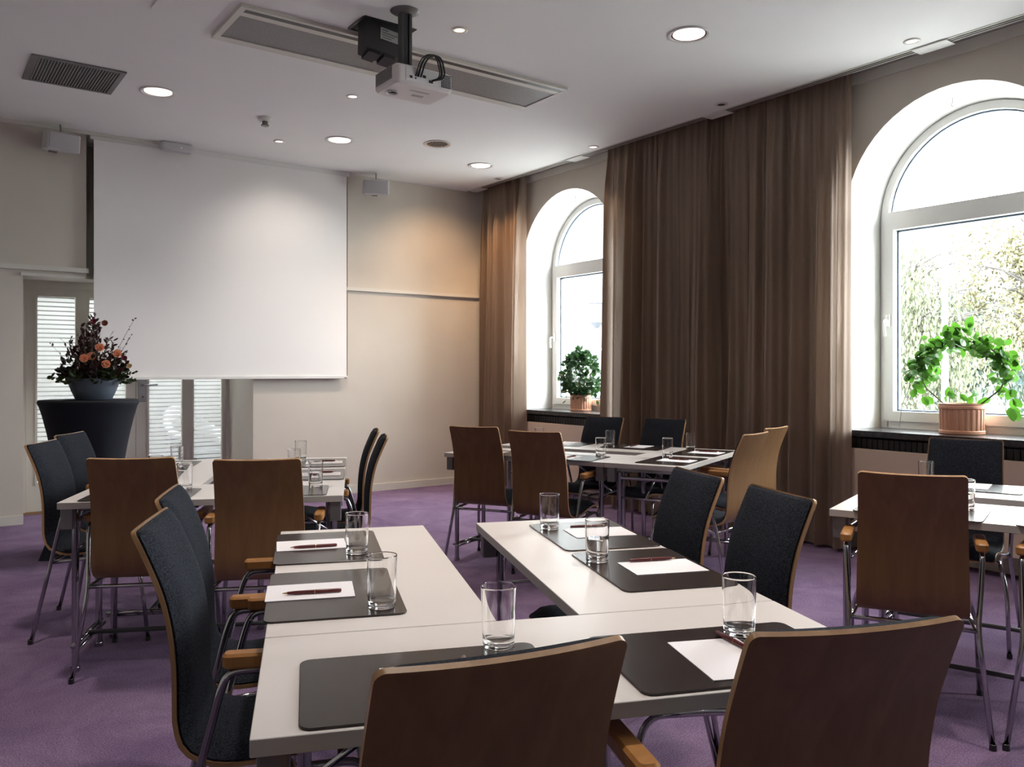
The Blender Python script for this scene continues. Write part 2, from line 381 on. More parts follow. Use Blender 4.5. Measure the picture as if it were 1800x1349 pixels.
# baseboards and picture rail
mb = MB(); mb.box((DX1+.005, WY-.016, 0), (WX, WY, .075)); struct(mb.build('baseboard_back', M['offwhite']))
mb = MB(); mb.box((RX0, WY-.016, 0), (DX0-.0, WY, .075)); struct(mb.build('baseboard_left', M['offwhite']))
mb = MB(); mb.box((3.0, WY-.03, 2.115), (WX, WY, 2.15)); struct(mb.build('trim_7', M['offwhite']))
mb = MB(); mb.box((RX0, WY-.035, 2.125), (1.30, WY, 2.165)); mb.box((DX0-.02, WY-.02, 2.075), (1.27, WY, 2.10)); struct(mb.build('trim_8', M['offwhite']))
mb = MB(); mb.box((3.735, WY-.006, 1.22), (3.742, WY, CH)); struct(mb.build('trim_9', M['wall']))
# radiator cover panels along the window wall
for k, yc in enumerate(WIN[:2]):
    mb = MB(); mb.rbox((5.41, yc-.86, .15), (5.43, yc+.86, .735), .004); mb.box((5.43, yc-.84, 0), (5.455, yc-.80, .7)); mb.box((5.43, yc+.80, 0), (5.455, yc+.84, .7))
    o = mb.build('radiator_cover', M['radiator']); tag(o, ['flat beige radiator cover below the far arched window', 'flat beige radiator cover below the large near window', 'flat beige radiator cover nearest the camera'][k], 'radiator cover', 'radiator covers under the windows')

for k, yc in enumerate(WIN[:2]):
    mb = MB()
    for i in range(36): y = yc-.72+i*.04; mb.box((5.48, y, .18), (5.60, y+.034, .80))  # dark fins added so the gap above the cover stays in shade
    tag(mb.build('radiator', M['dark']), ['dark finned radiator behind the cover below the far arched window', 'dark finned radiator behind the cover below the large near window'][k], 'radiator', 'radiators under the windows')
# ------------------------------------------------------------------ doors in the niche
def leaf(num, x0, x1, panels, lock=False):
    d = empty('door_%d' % num, (x0, DY, 0), kind='structure')
    def Q(mb, name, m, **kw):
        o = mb.build(name, m, **kw); o.parent = d; o.matrix_parent_inverse = Matrix.Translation((-x0, -DY, 0)); return o
    mb = MB(); z0, z1 = .277, 1.95; ps = [x0]+[q for p in panels for q in p]+[x1]
    for i in range(0, len(ps), 2): mb.box((ps[i], DY, .02), (ps[i+1], DY+.045, 2.03))
    for a, b in panels: mb.box((a, DY, .02), (b, DY+.045, z0)); mb.box((a, DY, z1), (b, DY+.045, 2.03))
    for a, b in panels:     # glazing beads
        for (p, q) in (((a-.02, DY-.008, z0-.02), (b+.02, DY, z0)), ((a-.02, DY-.008, z1), (b+.02, DY, z1+.02)), ((a-.02, DY-.008, z0), (a, DY, z1)), ((b, DY-.008, z0), (b+.02, DY, z1))): mb.box(p, q)
    Q(mb, 'door_leaf', M['door'])
    for a, b in panels:
        mb = MB(); mb.box((a, DY+.02, z0), (b, DY+.024, z1)); Q(mb, 'door_pane', M['pane'])
        mb = MB(); z = z0+.01
        while z < z1-.02: mb.box((a, DY+.0255, z), (b, DY+.027, z+.030)); z += .0405
        Q(mb, 'frosted_stripes', M['frost'])
    if lock:
        mb = MB(); lx = 1.855; mb.rbox((lx-.045, DY-.012, .98), (lx+.035, DY, 1.30), .006); pl = Q(mb, 'lock_plate', M['steel'])
        mb = MB(); mb.tube(bez([((lx-.005, DY-.01, 1.14), 0), ((lx-.005, DY-.055, 1.14), .015), ((lx+.12, DY-.055, 1.145), 0)]), .009, 8); Q(mb, 'door_handle', M['steel'], smooth=True)
        mb = MB(); mb.lathe([(.010, 0), (.010, .012), (.0, .013)], 12, mtx=Matrix.Translation((lx-.005, DY-.012, 1.03)) @ Matrix.Rotation(PI/2, 4, 'X')); Q(mb, 'key_cylinder', M['chrome'])
leaf(1, .88, 1.79, [(.97, 1.277), (1.39, 1.706)])
leaf(2, 1.795, 2.645, [(1.909, 2.214), (2.325, 2.60)], True)
mb = MB(); mb.box((DX0, DY-.01, 0), (.878, DY+.07, DZ)); mb.box((.878, DY-.01, 2.028), (DXI+.01, DY+.07, DZ+.02)); mb.box((2.645, DY-.01, 0), (DXI+.03, DY+.07, DZ)); struct(mb.build('trim_10', M['door']))
# lobby beyond the doors: roof opening added to light the frosted stripes from above
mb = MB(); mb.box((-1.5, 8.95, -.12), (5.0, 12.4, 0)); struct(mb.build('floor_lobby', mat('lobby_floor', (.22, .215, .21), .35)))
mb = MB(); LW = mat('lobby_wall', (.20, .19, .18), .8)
mb.box((-1.5, 8.60, 2.5), (5.0, 8.95, 3.0)); mb.box((-1.5, 10.6, 2.9), (5.0, 12.4, 3.0)); mb.box((-1.5, 8.95, 2.9), (-.2, 10.6, 3.0)); mb.box((4.0, 8.95, 2.9), (5.0, 10.6, 3.0))
mb.box((-1.6, 8.93, 0), (-1.5, 12.4, 3)); mb.box((5.0, 8.93, 0), (5.1, 12.4, 3)); mb.box((-1.5, 12.3, 0), (5.0, 12.4, 2.9)); mb.box((-1.5, 8.93, 0), (DX0, 8.95, 2.5)); struct(mb.build('wall_lobby', LW))
mb = MB(); mb.box((-.2, 8.95, 2.98), (4.0, 10.6, 2.99)); struct(mb.build('window_5', M['pane']))
mb = MB(); mb.box((DX0, DY-.03, 0), (DXI+.02, DY+.06, .018)); struct(mb.build('trim_11', mat('oak_threshold', (.30, .17, .08), .5)))
# armchair in the lobby
ac = empty('lobby_armchair', (2.60, 9.12, 0), math.radians(200), 'grey tub armchair seen dimly through the striped glass doors', 'armchair')
mb = MB()
A_ = []; H_ = []
n = 20
for ri, (r, hz) in enumerate(((.40, 0), (.34, 0))):
    pass
vv = []; ff = []
for i in range(n+1):
    t = math.radians(-30+240*i/n); h = .62+.28*math.sin(max(0, min(PI, (t+.3))))**2
    for r, z in ((.34, .12), (.42, h), (.34, h+.02), (.29, .40)): vv.append((r*math.cos(t), -r*math.sin(t), z))
for i in range(n):
    for k in range(4): ff.append((i*4+k, i*4+(k+1) % 4, (i+1)*4+(k+1) % 4, (i+1)*4+k))
ff += [(0, 1, 2, 3), (n*4+3, n*4+2, n*4+1, n*4)]
mb.add(vv, ff); mb.build('backrest', M['greymetal'], ac, smooth=True)
mb = MB(); mb.lathe([(.27, .14), (.31, .2), (.31, .40), (.28, .45), (0, .46)], 24); mb.build('seat', mat('grey_upholstery', (.12, .12, .125), .9), ac, smooth=True)
for x, y in ((.2, .2), (-.2, .2), (.2, -.2), (-.2, -.2)):
    mb = MB(); mb.tube([(x*1.1, y*1.1, 0), (x, y, .16)], .015, 8); mb.build('leg', M['chrome'], ac)

# ------------------------------------------------------------------ projection screen
sc = empty('projection_screen', (1.335, 7.975, 1.2), 0, 'large white roll-down projection screen hanging in front of the rear wall', 'projection screen')
mb = MB(); n = 24
for i in range(n+1):
    x = 2.365*i/n; y = .004*math.sin(x*5)
    mb.v += [(x, y, .02), (x, y, 2.085), (x, y+.002, .02), (x, y+.002, 2.085)]
for i in range(n):
    a = i*4; b = a+4; mb.f += [(a, b, b+1, a+1), (b+2, a+2, a+3, b+3), (a+1, b+1, b+3, a+3), (b, a, a+2, b+2)]; mb.m += [0]*4
mb.build('screen_fabric', M['screen'], sc)
mb = MB(); mb.rbox((-.01, -.014, 0), (2.375, .014, .028), .005); mb.build('weight_bar', M['white'], sc)
mb = MB(); mb.rbox((-.03, -.005, 2.085), (2.40, .045, 2.13), .006); mb.build('roller_case', M['white'], sc)
mb = MB(); mb.rbox((2.335, -.018, .004), (2.36, -.0135, .010), .001); mb.build('maker_mark', M['dark'], sc)
# ceiling rail across the screen top and the small box on it
mb = MB(); mb.rbox((-.6, 7.905, CH-.028), (1.84, 7.93, CH-.012), .004); mb.rbox((-.6, 7.90, CH-.0125), (1.84, 7.99, CH-.001), .003)
tag(mb.build('cable_rail', M['offwhite']), 'thin white double rail along the ceiling edge left of the screen', 'rail')
db = empty('ceiling_detector', (1.99, 7.86, CH), 0, 'small pale sensor box on the ceiling at the screen top', 'detector')
mb = MB(); mb.rbox((-.14, -.04, -.075), (.14, .055, 0), .03, 5); mb.build('housing', M['speaker'], db, auto=40)
mb = MB(); mb.lathe([(.012, 0), (.010, .006), (0, .008)], 12, mtx=Matrix.Translation((.03, -.04, -.045)) @ Matrix.Rotation(PI/2, 4, 'X')); mb.build('sensor_lens', M['white'], db, smooth=True)
# wall speakers
def speaker(x, rz, tl, label):
    s_ = empty('wall_speaker', (x, 7.80, 3.175), rz, label, 'loudspeaker', 'white speakers beside the screen')
    T = Matrix.Rotation(tl, 4, 'X')
    mb = MB(); mb.rbox((-.13, -.07, -.075), (.13, .07, .075), .022, 4, T); mb.build('cabinet', M['speaker'], s_, auto=40)
    mb = MB(); mb.rbox((-.115, -.077, -.062), (.115, -.069, .062), .004, 3, T); mb.build('front_grille', M['grille'], s_, auto=40)
    mb = MB(); mb.tube([(0, .05, 0), (0, .17, .01)], .018, 8); mb.box((-.03, .17, -.05), (.03, .20, .06)); mb.tube([(0, .0, .05), (0, .02, .15)], .006, 6); mb.build('wall_bracket', M['greymetal'], s_)
speaker(1.06, math.radians(12), math.radians(8), 'pale boxy wall speaker left of the projection screen')
speaker(3.95, math.radians(-22), math.radians(8), 'pale boxy wall speaker right of the projection screen')

# ------------------------------------------------------------------ ceiling fittings
def spot(x, y, power, col=(1, .82, .66), ang=100, r=.06, tgt=None, blend=.6, z=CH-.03):
    ld = bpy.data.lights.new('downlight_lamp', 'SPOT'); ld.energy = power; ld.color = col; ld.spot_size = math.radians(ang); ld.spot_blend = blend; ld.shadow_soft_size = r
    lo = bpy.data.objects.new('lamp_light', ld); C.objects.link(lo); lo.location = (x, y, z)
    if tgt: lo.rotation_euler = (Vector(tgt)-lo.location).to_track_quat('-Z', 'Y').to_euler()
    return lo
def lampmat(name, col, strength):
    m = mat(name, (.8, .8, .8), .3); b = m.node_tree.nodes['Principled BSDF']
    b.inputs['Emission Color'].default_value = (*col, 1); b.inputs['Emission Strength'].default_value = strength; return m
GLOW = lampmat('downlight_glow', (1, .86, .80), 1.15); GLOWW = lampmat('small_lamp_glow', (1, .72, .42), 1.3)
DL = [(1.513, 6.482, 'on', 'lit round downlight beside the square air grille'), (3.131, 6.891, 'on', 'lit round downlight above the projection screen centre'),
      (4.66, 6.92, 'on', 'lit round downlight nearest the far corner curtain'), (3.865, 3.473, 'on', 'largest-looking round downlight right of the projector'),
      (3.90, 6.49, 'off', 'unlit round downlight showing its mirror reflector')]
for x, y, st, lab in DL:
    t = empty('round_downlight', (x, y, CH), 0, lab, 'downlight', 'round recessed downlights')
    mb = MB(); mb.lathe([(.125, -.001), (.127, -.007), (.112, -.009), (.106, -.002)], 40, capb=False); mb.build('trim_ring', M['white'], t, smooth=True)
    mb = MB(); mb.lathe([(.107, -.004), (.094, -.0015), (.0, -.0012)][:2], 40, capb=False, rib=(-.005, 1, 1, .02)); mb.build('reflector', M['reflector'], t)
    mb = MB(); mb.lathe([(.0, -.0035), (.096, -.0035)], 40, capb=False)
    if st == 'on':
        mb.build('lamp_face', GLOW, t)
    else:
        for k in range(11):
            pass
        mb.build('lamp_face', M['reflector'], t)
        mb = MB()
        for k in range(-4, 5):
            hw = math.sqrt(max(0, .09**2-(k*.02)**2)); mb.box((k*.02-.005, -hw, -.006), (k*.02+.004, hw, -.004))
        mb.build('louvre', M['dark'], t)
SM = [(2.711, 5.734, 1, 'small lit spotlight below the projector'), (2.712, 7.242, 1, 'small lit spotlight near the screen top'), (2.701, 4.238, 2, 'small warm spotlight right of the projector mount'),
      (5.101, 5.733, 1, 'small lit spotlight above the far arched window'), (5.065, 2.728, 2, 'small warm spotlight above the large near window'),
      (5.128, 7.28, 0, 'small unlit black spotlight at the corner curtain'), (5.08, 4.237, 0, 'small unlit black spotlight above the long curtain')]
for x, y, st, lab in SM:
    t = empty('small_spotlight', (x, y, CH), 0, lab, 'spotlight', 'small recessed ceiling spotlights')
    mb = MB(); mb.lathe([(.050, -.001), (.050, -.006), (.034, -.008), (.031, -.003)], 24, capb=False); mb.build('trim_ring', M['white'], t, smooth=True)
    mb = MB(); mb.lathe([(0, -.004), (.032, -.004)], 24, capb=False); mb.build('lamp_face', [M['black'], GLOW, GLOWW][st], t)
# sprinkler-like smoke detector
t = empty('smoke_detector', (2.374, 6.657, CH), 0, 'small round smoke detector on the ceiling in front of the screen', 'smoke detector')
mb = MB(); mb.lathe([(.055, -.001), (.055, -.018), (.04, -.026), (0, -.026)], 24, capb=False); mb.build('base', M['white'], t, auto=40)
mb = MB(); mb.lathe([(.022, -.026), (.022, -.05), (.032, -.055), (.03, -.065), (0, -.068)], 20, capb=False); mb.build('sensing_chamber', M['greymetal'], t, auto=40)
# square air grille
t = empty('air_grille', (.955, 6.455, CH), 0, 'dark rectangular air grille with fine slats in the left ceiling', 'air vent')
mb = MB(); a, b = .285, .275
for p, q in (((-a, -b, -.012), (a, -b+.03, -.001)), ((-a, b-.03, -.012), (a, b, -.001)), ((-a, -b+.03, -.012), (-a+.045, b-.03, -.001)), ((a-.03, -b+.03, -.012), (a, b-.03, -.001))): mb.box(p, q)
mb.build('frame', M['greymetal'], t)
mb = MB(); mb.box((-a+.045, -b+.03, -.003), (a-.03, b-.03, -.0015)); mb.build('backing', M['dark'], t)
mb = MB()
for k in range(28): x = -a+.05+k*.0180; mb.box((x, -b+.03, -.011), (x+.006, b-.03, -.004), None)
mb.build('slats', mat('grille_slats', (.30, .29, .27), .45), t)
# second grille peeking in at the far left edge of the frame
mb = MB(); mb.rbox((.28, 6.45, CH-.01), (.465, 6.95, CH-.001), .004); tag(mb.build('ceiling_panel', M['ceiling']), 'pale ceiling panel edge at the far left of the frame', 'ceiling panel', 'flat ceiling access panels')
mb = MB(); mb.rbox((1.13, 4.40, CH-.012), (1.46, 5.0, CH-.001), .004); tag(mb.build('ceiling_panel', M['ceiling']), 'pale flat ceiling panel at the top edge beside the long diffuser', 'ceiling panel', 'flat ceiling access panels')
# long air diffuser
t = empty('linear_air_diffuser', (2.70, 4.92, CH), 0, 'long flat air diffuser with grey perforated plate crossing the ceiling', 'air diffuser')
L_, W_ = 1.18, .28
mb = MB(); mb.box((-L_, -W_, -.022), (L_, -W_+.028, -.001)); mb.box((-L_, W_-.07, -.022), (L_, W_, -.001)); mb.box((-L_, -W_+.028, -.022), (-L_+.035, W_-.07, -.001)); mb.box((L_-.012, -W_+.028, -.022), (L_, W_-.07, -.001))
mb.box((-L_+.035, -W_+.075, -.020), (L_-.012, -W_+.13, -.001)); mb.build('frame', M['offwhite'], t)
mb = MB(); mb.box((-L_+.035, -W_+.028, -.0205), (L_-.012, -W_+.075, -.001)); mb.build('air_slot', M['black'], t)
pm = noise_mat('perforated_plate', (.15, .145, .14), (.30, .29, .28), nscale=260, rough=.5, detail=0, lo=.42, hi=.58)
mb = MB(); mb.box((-L_+.035, -W_+.13, -.016), (L_-.012, W_-.07, -.001)); mb.build('perforated_plate', pm, t)
# slot diffuser along the ceiling edge and its joint covers
mb = MB(); mb.box((CE-.075, .3, CH-.004), (CE, WY-.02, CH-.0005)); 
s_ = tag(mb.build('slot_diffuser', M['offwhite']), 'thin slotted air strip along the ceiling edge above the curtains', 'air vent')
for k, x in enumerate((CE-.058, CE-.030)):
    mb = MB(); mb.box((x, .3, CH-.006), (x+.014, WY-.02, CH-.0041)); mb.build('air_slot', M['black'], s_)
for y in (2.69, 4.41, 6.12, 7.84, .97):
    mb = MB(); mb.rbox((CE-.08, y-.11, CH-.012), (CE+.035, y+.11, CH-.0062), .003); mb.build('joint_cover', M['white'], s_)
# ------------------------------------------------------------------ projector
t = empty('projector', (2.355, 4.185, 2.86), 0, 'white ceiling projector with cable loop, hanging on a black pole mount', 'projector')
mb = MB(); mb.rbox((-.185, -.135, 0), (.185, .135, .11), .035, 5); mb.build('housing', M['plug'], t, auto=35)
mb = MB(); mb.rbox((-.125, -.139, .018), (.165, -.1345, .10), .003); mb.build('connector_panel', mat('port_panel', (.72, .72, .71), .5), t)
mb = MB(); 0
for p, q in (((-.1, -.142, .035), (-.085, -.1392, .048)), ((-.07, -.142, .035), (-.06, -.1392, .042)), ((-.02, -.142, .05), (.0, -.1392, .065)), ((.02, -.142, .03), (.045, -.1392, .045))):
    mb = MB(); mb.box(p, q); mb.build('port', M['black'], t)
mb = MB()
for i in range(7):
    for j in range(8): mb.box((.10+i*.0095, -.1425, .022+j*.0095), (.106+i*.0095, -.1392, .028+j*.0095))
mb.build('rear_vent', M['dark'], t)
mb = MB()
for j in range(9): mb.box((-.188, -.09, .03+j*.008), (-.1845, .10, .034+j*.008))
mb.build('side_vent', M['greymetal'], t)
mb = MB(); mb.lathe([(.03, -.002), (.028, -.012), (.036, -.013)], 20, c=(-.12, .03, .002)); mb.build('lens_ring', M['white'], t, smooth=True)
mb = MB(); mb.box((-.05, -.06, -.0015), (.07, -.045, -.0002)); mb.box((.0, .0, -.0015), (.07, .03, -.0002)); mb.build('rating_label', M['label'], t)
mb = MB(); mb.lathe([(.034, 0), (.038, .02), (.03, .022)], 20, mtx=Matrix.Translation((-.09, .134, .055)) @ Matrix.Rotation(-PI/2, 4, 'X')); mb.build('lens', M['dark'], t, smooth=True)
mb = MB(); mb.rbox((-.09, .0, .11), (.04, .09, .125), .01); mb.tube([(-.042, .022, .12), (-.042, .022, .47)], .018, 10); mb.box((-.075, .0, .12), (-.058, .045, .46)); mb.box((-.026, .0, .12), (-.009, .045, .46)); mb.build('pole_mount', M['dark'], t)
mb = MB(); mb.lathe([(.0, .452), (.06, .455), (.085, .469)], 24, c=(-.042, .022, 0)); mb.build('ceiling_plate', M['greymetal'], t, smooth=True)
for off, rr in ((0, .006), (.018, .005), (-.015, .004)):
    mb = MB(); pts = []
    for k in range(15):
        a = PI*k/14; pts.append((-.02+off+.07*(1-math.cos(a)), -.15-.02*math.sin(a), .055+.095*math.sin(a)))
    mb.tube(bez([((-.05+off, -.139, .05), 0), ((-.04+off, -.19, .15), .06), ((.05+off, -.19, .18), .05), ((.09+off, -.18, .06), .05), ((.04, -.139, .045), 0)], 8), rr, 7); mb.build('cable', M['black'], t, smooth=True)
# black junction box hanging out of the ceiling hatch
t = empty('junction_box', (2.31, 4.50, CH), 0, 'black electrical box hanging tilted out of the ceiling hatch behind the projector', 'junction box')
T = Matrix.Translation((0, 0, -.07)) @ Matrix.Rotation(math.radians(-10), 4, 'X') @ Matrix.Rotation(math.radians(6), 4, 'Y')
mb = MB(); mb.rbox((-.125, -.055, -.115), (.115, .055, .13), .008, 3, T); mb.build('box', M['dark'], t, auto=40)
mb = MB(); mb.box((-.03, -.058, -.03), (.09, -.0555, .045), T); lb = mb.build('sticker', M['label'], t)
mb = MB()
for j in range(4): mb.box((-.02, -.0592, .028-j*.016), (.02+.02*((j*7) % 4), -.0582, .032-j*.016), T)
mb.build('print', M['dark'], lb)
mb = MB(); mb.box((-.10, -.05, -.135), (-.03, .05, -.117), T); mb.box((.0, -.05, -.135), (.07, .05, -.117), T); mb.build('socket', M['black'], t)
mb = MB()
for p, q in (((-.16, -.115, -.006), (.18, -.10, -.0005)), ((-.16, .105, -.006), (.18, .12, -.0005)), ((-.165, -.10, -.006), (-.15, .105, -.0005)), ((.17, -.10, -.006), (.18, .105, -.0005))): mb.box(p, q)
mb.build('hatch_frame', M['black'], t)
mb = MB(); mb.tube(bez([((.06, -.03, .04), 0), ((.12, -.10, -.02), .05), ((.04, -.2, -.01), .05), ((.0, -.27, -.02), 0)]), .006, 6); mb.build('cable', M['black'], t, smooth=True)

# ------------------------------------------------------------------ curtains
def curtain(name, y0, y1, folds, label, seed, xo=5.345, edge=()):
    rnd = random.Random(seed); ny = folds*30; nz = 40; L = y1-y0
    # irregular fold centres
    ws = [rnd.uniform(.45, 1.7) for _ in range(folds)]; tot = sum(ws); cum = [0]
    for q in ws: cum.append(cum[-1]+q/tot)
    amp = [rnd.uniform(.55, 1.2) for _ in range(folds)]; dr = [rnd.uniform(-.35, .35) for _ in range(folds)]
    mb = MB()
    for j in range(nz+1):
        zt = j/nz; z = .025+(CH+.02)*zt
        tight = max(0, (zt-.86)/.14)
        for i in range(ny+1):
            u = i/ny
            k = 0
            while k < folds-1 and cum[k+1] < u: k += 1
            lu = (u-cum[k])/(cum[k+1]-cum[k])
            lu2 = lu+dr[k]*math.sin(PI*lu)*.35*(1-zt)*math.sin(zt*3+k)
            a = amp[k]*(.085-.040*zt)*(1-.5*tight)
            x = -a*math.sin(PI*lu2)**2*1.6+.02*math.sin(3.1*u*folds*.31+k*.0)+.008*math.sin(zt*7+k)*(1-zt)
            x += -.010*tight*math.sin(u*folds*2*PI*1.6)
            x += (.013-.005*zt)*math.sin(u*folds*9.7+2.1*math.sin(u*folds*1.3+seed)+.8*math.sin(zt*2.2+u*9))+.007*math.sin(u*folds*21+3*math.sin(u*5+zt))
            yy = y0+L*u+.022*math.sin(2*PI*lu2)*(1-.5*zt)*.6+.012*math.sin(zt*4+k*1.7)*math.sin(PI*u)
            if zt < .12: x -= .008*(1-zt/.12)*math.sin(PI*lu)
            mb.v.append((min(xo+x+.035, 5.402), yy, z))
    n = ny+1
    for j in range(nz):
        for i in range(ny): mb.f.append((j*n+i, j*n+i+1, (j+1)*n+i+1, (j+1)*n+i)); mb.m.append(0)
    o = mb.build(name, M['curtain'], smooth=True)
    tag(o, label, 'curtain', 'brown silk floor-length curtains')
    return o
curtain('curtain', 7.13, 7.93, 7, 'brown silk curtain gathered in the far corner beside the rear wall', 3)
curtain('curtain', 3.33, 5.82, 17, 'wide brown silk curtain hanging between the two arched windows', 5)

# ------------------------------------------------------------------ chairs
PROF = [(-.332, .925), (-.300, .855), (-.270, .780), (-.251, .70), (-.242, .62), (-.240, .55), (-.237, .49), (-.218, .440), (-.175, .413), (-.12, .403), (-.05, .407), (.03, .418), (.11, .430), (.17, .434), (.21, .428), (.238, .408)]
def catmull(P, n):
    out = []
    for i in range(len(P)-1):
        p0 = P[max(i-1, 0)]; p1 = P[i]; p2 = P[i+1]; p3 = P[min(i+2, len(P)-1)]
        for k in range(n):
            t = k/n; out.append(tuple(.5*((2*p1[d])+(-p0[d]+p2[d])*t+(2*p0[d]-5*p1[d]+4*p2[d]-p3[d])*t*t+(-p0[d]+3*p1[d]-3*p2[d]+p3[d])*t**3) for d in (0, 1)))
    out.append(P[-1]); return out
def sheet(off0, off1, inset, puff=0, r=.03, z0cut=0, split=None):
    """bent sheet following the chair profile; off0/off1 are offsets to the sitter's side"""
    pts = catmull(PROF, 3)
    L = [0]
    for a, b in zip(pts, pts[1:]): L.append(L[-1]+math.dist(a, b))
    T = L[-1]
    def at(s):
        s = max(0, min(T, s)); i = 0
        while i < len(L)-2 and L[i+1] < s: i += 1
        t = (s-L[i])/(L[i+1]-L[i]); p = [pts[i][d]*(1-t)+pts[i+1][d]*t for d in (0, 1)]
        tg = Vector((pts[i+1][0]-pts[i][0], pts[i+1][1]-pts[i][1])).normalized(); return p, tg
    ss = [inset+r*(1-math.cos(PI/2*k/4)) for k in range(5)]
    m = 34; a, b = inset+r, T-inset-r
    ss += [a+(b-a)*k/m for k in range(1, m)]+[T-inset-r+r*math.sin(PI/2*k/4) for k in range(5)]
    nx = 10; V = []; cols = nx+1
    for side, off in ((0, off0), (1, off1)):
        for s in ss:
            p, tg = at(s); nrm = Vector((-tg.y, tg.x))      # towards the sitter
            if nrm.x < 0 and p[1] > .5: nrm = -nrm
            if p[1] <= .5 and nrm.y < 0: nrm = -nrm
            d0 = min(s-inset, T-inset-s); cut = r-math.sqrt(max(0, r*r-(r-d0)**2)) if d0 < r else 0
            hb = .171+.012*min(1, s/(T*.55))-inset-cut
            curve = .009*max(0, 1-s/(T*.6))
            for i in range(nx+1):
                u = -1+2*i/nx; x = u*hb
                o_ = off
                if puff and side: o_ = off+puff*(1-u**4)*min(1, d0/.03)-.010*(1 if d0 < .004 or abs(u) > .99 else 0)
                q = Vector(p)+nrm*(o_-curve*(1-u*u)+curve*.5)
                V.append((x, q.x, q.y))
    rows = len(ss); F = []; mi = []
    for j in range(rows-1):
        for i in range(nx):
            a = j*cols+i; F.append((a, a+1, a+cols+1, a+cols)); mi.append(0)
            b = rows*cols+a; F.append((b+cols, b+cols+1, b+1, b)); mi.append(0)
    N = rows*cols
    def strip(idx):
        for p, q in zip(idx, idx[1:]): F.append((q, p, p+N, q+N)); mi.append(1)
    strip([i for i in range(cols)]); strip([(rows-1)*cols+i for i in range(cols)][::-1])
    strip([j*cols for j in range(rows)][::-1]); strip([j*cols+nx for j in range(rows)])
    return V, F, mi
def make_chair():
    t = empty('armchair', (0, 0, 0), 0)
    V, F, mi = sheet(-.005, .005, 0, r=.014)
    o = new_obj('seat_shell', V, F, None, t, [M['veneer'], M['plyedge']], mi, True, 40)
    bpy.context.view_layer.update()
    V, F, mi = sheet(.0055, .020, .005, puff=.014, r=.012)
    new_obj('upholstery', V, F, M['fabric'], t, None, None, True, 60)
    for s in (-1, 1):
        mb = MB(); mb.tube(bez([((s*.246, -.262, .012), 0), ((s*.208, -.190, .372), .05), ((s*.224, -.132, .60), .05), ((s*.225, -.112, .628), .03), ((s*.225, .05, .628), 0)], 5), .0095, 10)
        lg = mb.build('leg', M['chrome'], t, smooth=True)
        mb = MB(); mb.lathe([(.012, 0), (.0115, .02), (.009, .022)], 10, c=(s*.247, -.265, 0)); mb.build('foot_cap', M['black'], lg)
        mb = MB(); mb.tube(bez([((s*.206, -.188, .372), 0), ((s*.186, -.02, .385), .05), ((s*.195, .185, .398), .06), ((s*.225, .225, .30), .09), ((s*.238, .262, .012), 0)], 5), .0095, 10)
        lg = mb.build('leg', M['chrome'], t, smooth=True)
        mb = MB(); mb.lathe([(.012, 0), (.0115, .02), (.009, .022)], 10, c=(s*.2385, .263, 0)); mb.build('foot_cap', M['black'], lg)
        mb = MB(); mb.rbox((s*.225-.020, -.130, .636), (s*.225+.020, .080, .668), .014, 4); mb.build('armrest', M['armwood'], t, auto=40)
    mb = MB(); mb.tube([(-.206, -.189, .374), (0, -.190, .376), (.206, -.189, .374)], .0085, 10); mb.tube([(-.192, .12, .397), (.192, .12, .397)], .008, 8)
    mb.build('crossbar', M['chrome'], t, smooth=True)
    return t
GR = dict(A=((.415, 1.234), -22.2), B=((.514, 3.919), -25.5), C=((3.582, 3.266), 23.0), D=((3.518, .371), 19.0))
def G(g, u, v, z=0):
    (ox, oy), a = GR[g]; a = math.radians(a); return Vector((ox+u*math.cos(a)-v*math.sin(a), oy+u*math.sin(a)+v*math.cos(a), z))
chair0 = make_chair(); first = [True]
def chair(g, u, v, face, label):
    """u,v = middle of the top of the backrest in the table group's own frame; face in degrees, 0 = +u, 90 = +v"""
    t = chair0 if first[0] else copy_tree(chair0); first[0] = False
    ang = math.radians(GR[g][1]+face-90); p = G(g, u, v)
    fwd = Vector((-math.sin(ang), math.cos(ang), 0)); p = p+fwd*.325
    t.location = p; t.rotation_euler = (0, 0, ang)
    tag(t, label, 'chair', 'wood-backed armchairs around the meeting tables'); return t
chair('A', .328, -.283, 99, 'armchair with brown wooden back in the foreground, left of the two nearest')
chair('A', .828, -.290, 90, 'armchair with brown wooden back in the foreground, right of the two nearest')
chair('A', -.275, .845, -3, 'armchair at the left side of the front tables, nearer the camera')
chair('A', -.308, 1.312, -1, 'armchair at the left side of the front tables, second from the camera')
chair('A', 1.435, .885, 180, 'armchair with black upholstery right of the front tables, nearer the camera')
chair('A', 1.412, 1.372, 182, 'armchair with black upholstery right of the front tables, second from the camera')
chair('B', -.31, .745, -5, 'armchair leftmost in the photo, at the rear left tables')
chair('B', -.362, 1.33, -8, 'armchair at the rear left tables, directly before the black cocktail table')
chair('B', .325, -.14, 88, 'armchair with wooden back to the camera, left of the two at the rear left tables')
chair('B', .835, -.285, 88, 'armchair with wooden back to the camera, right of the two at the rear left tables')
chair('B', 1.384, .845, 180, 'armchair in side view right of the rear left tables, nearer one')
chair('B', 1.352, 1.335, 180, 'armchair in side view right of the rear left tables, farther one')
chair('C', -.150, 1.325, 8, 'armchair with wooden back at the curtain-side tables, left of the pair facing away')
chair('C', -.32, .79, 4, 'armchair with wooden back at the curtain-side tables, right of the pair facing away')
chair('C', 1.30, 1.075, 170, 'armchair with black upholstery below the far arched window sill')
chair('C', 1.31, .59, 170, 'armchair with black upholstery in front of the long brown curtain')
chair('C',   .19, -.365, 81, 'armchair with pale wooden back at the curtain-side tables, nearer of the right pair')
chair('C', .76, -.345, 80, 'armchair with pale wooden back at the curtain-side tables, farther of the right pair')
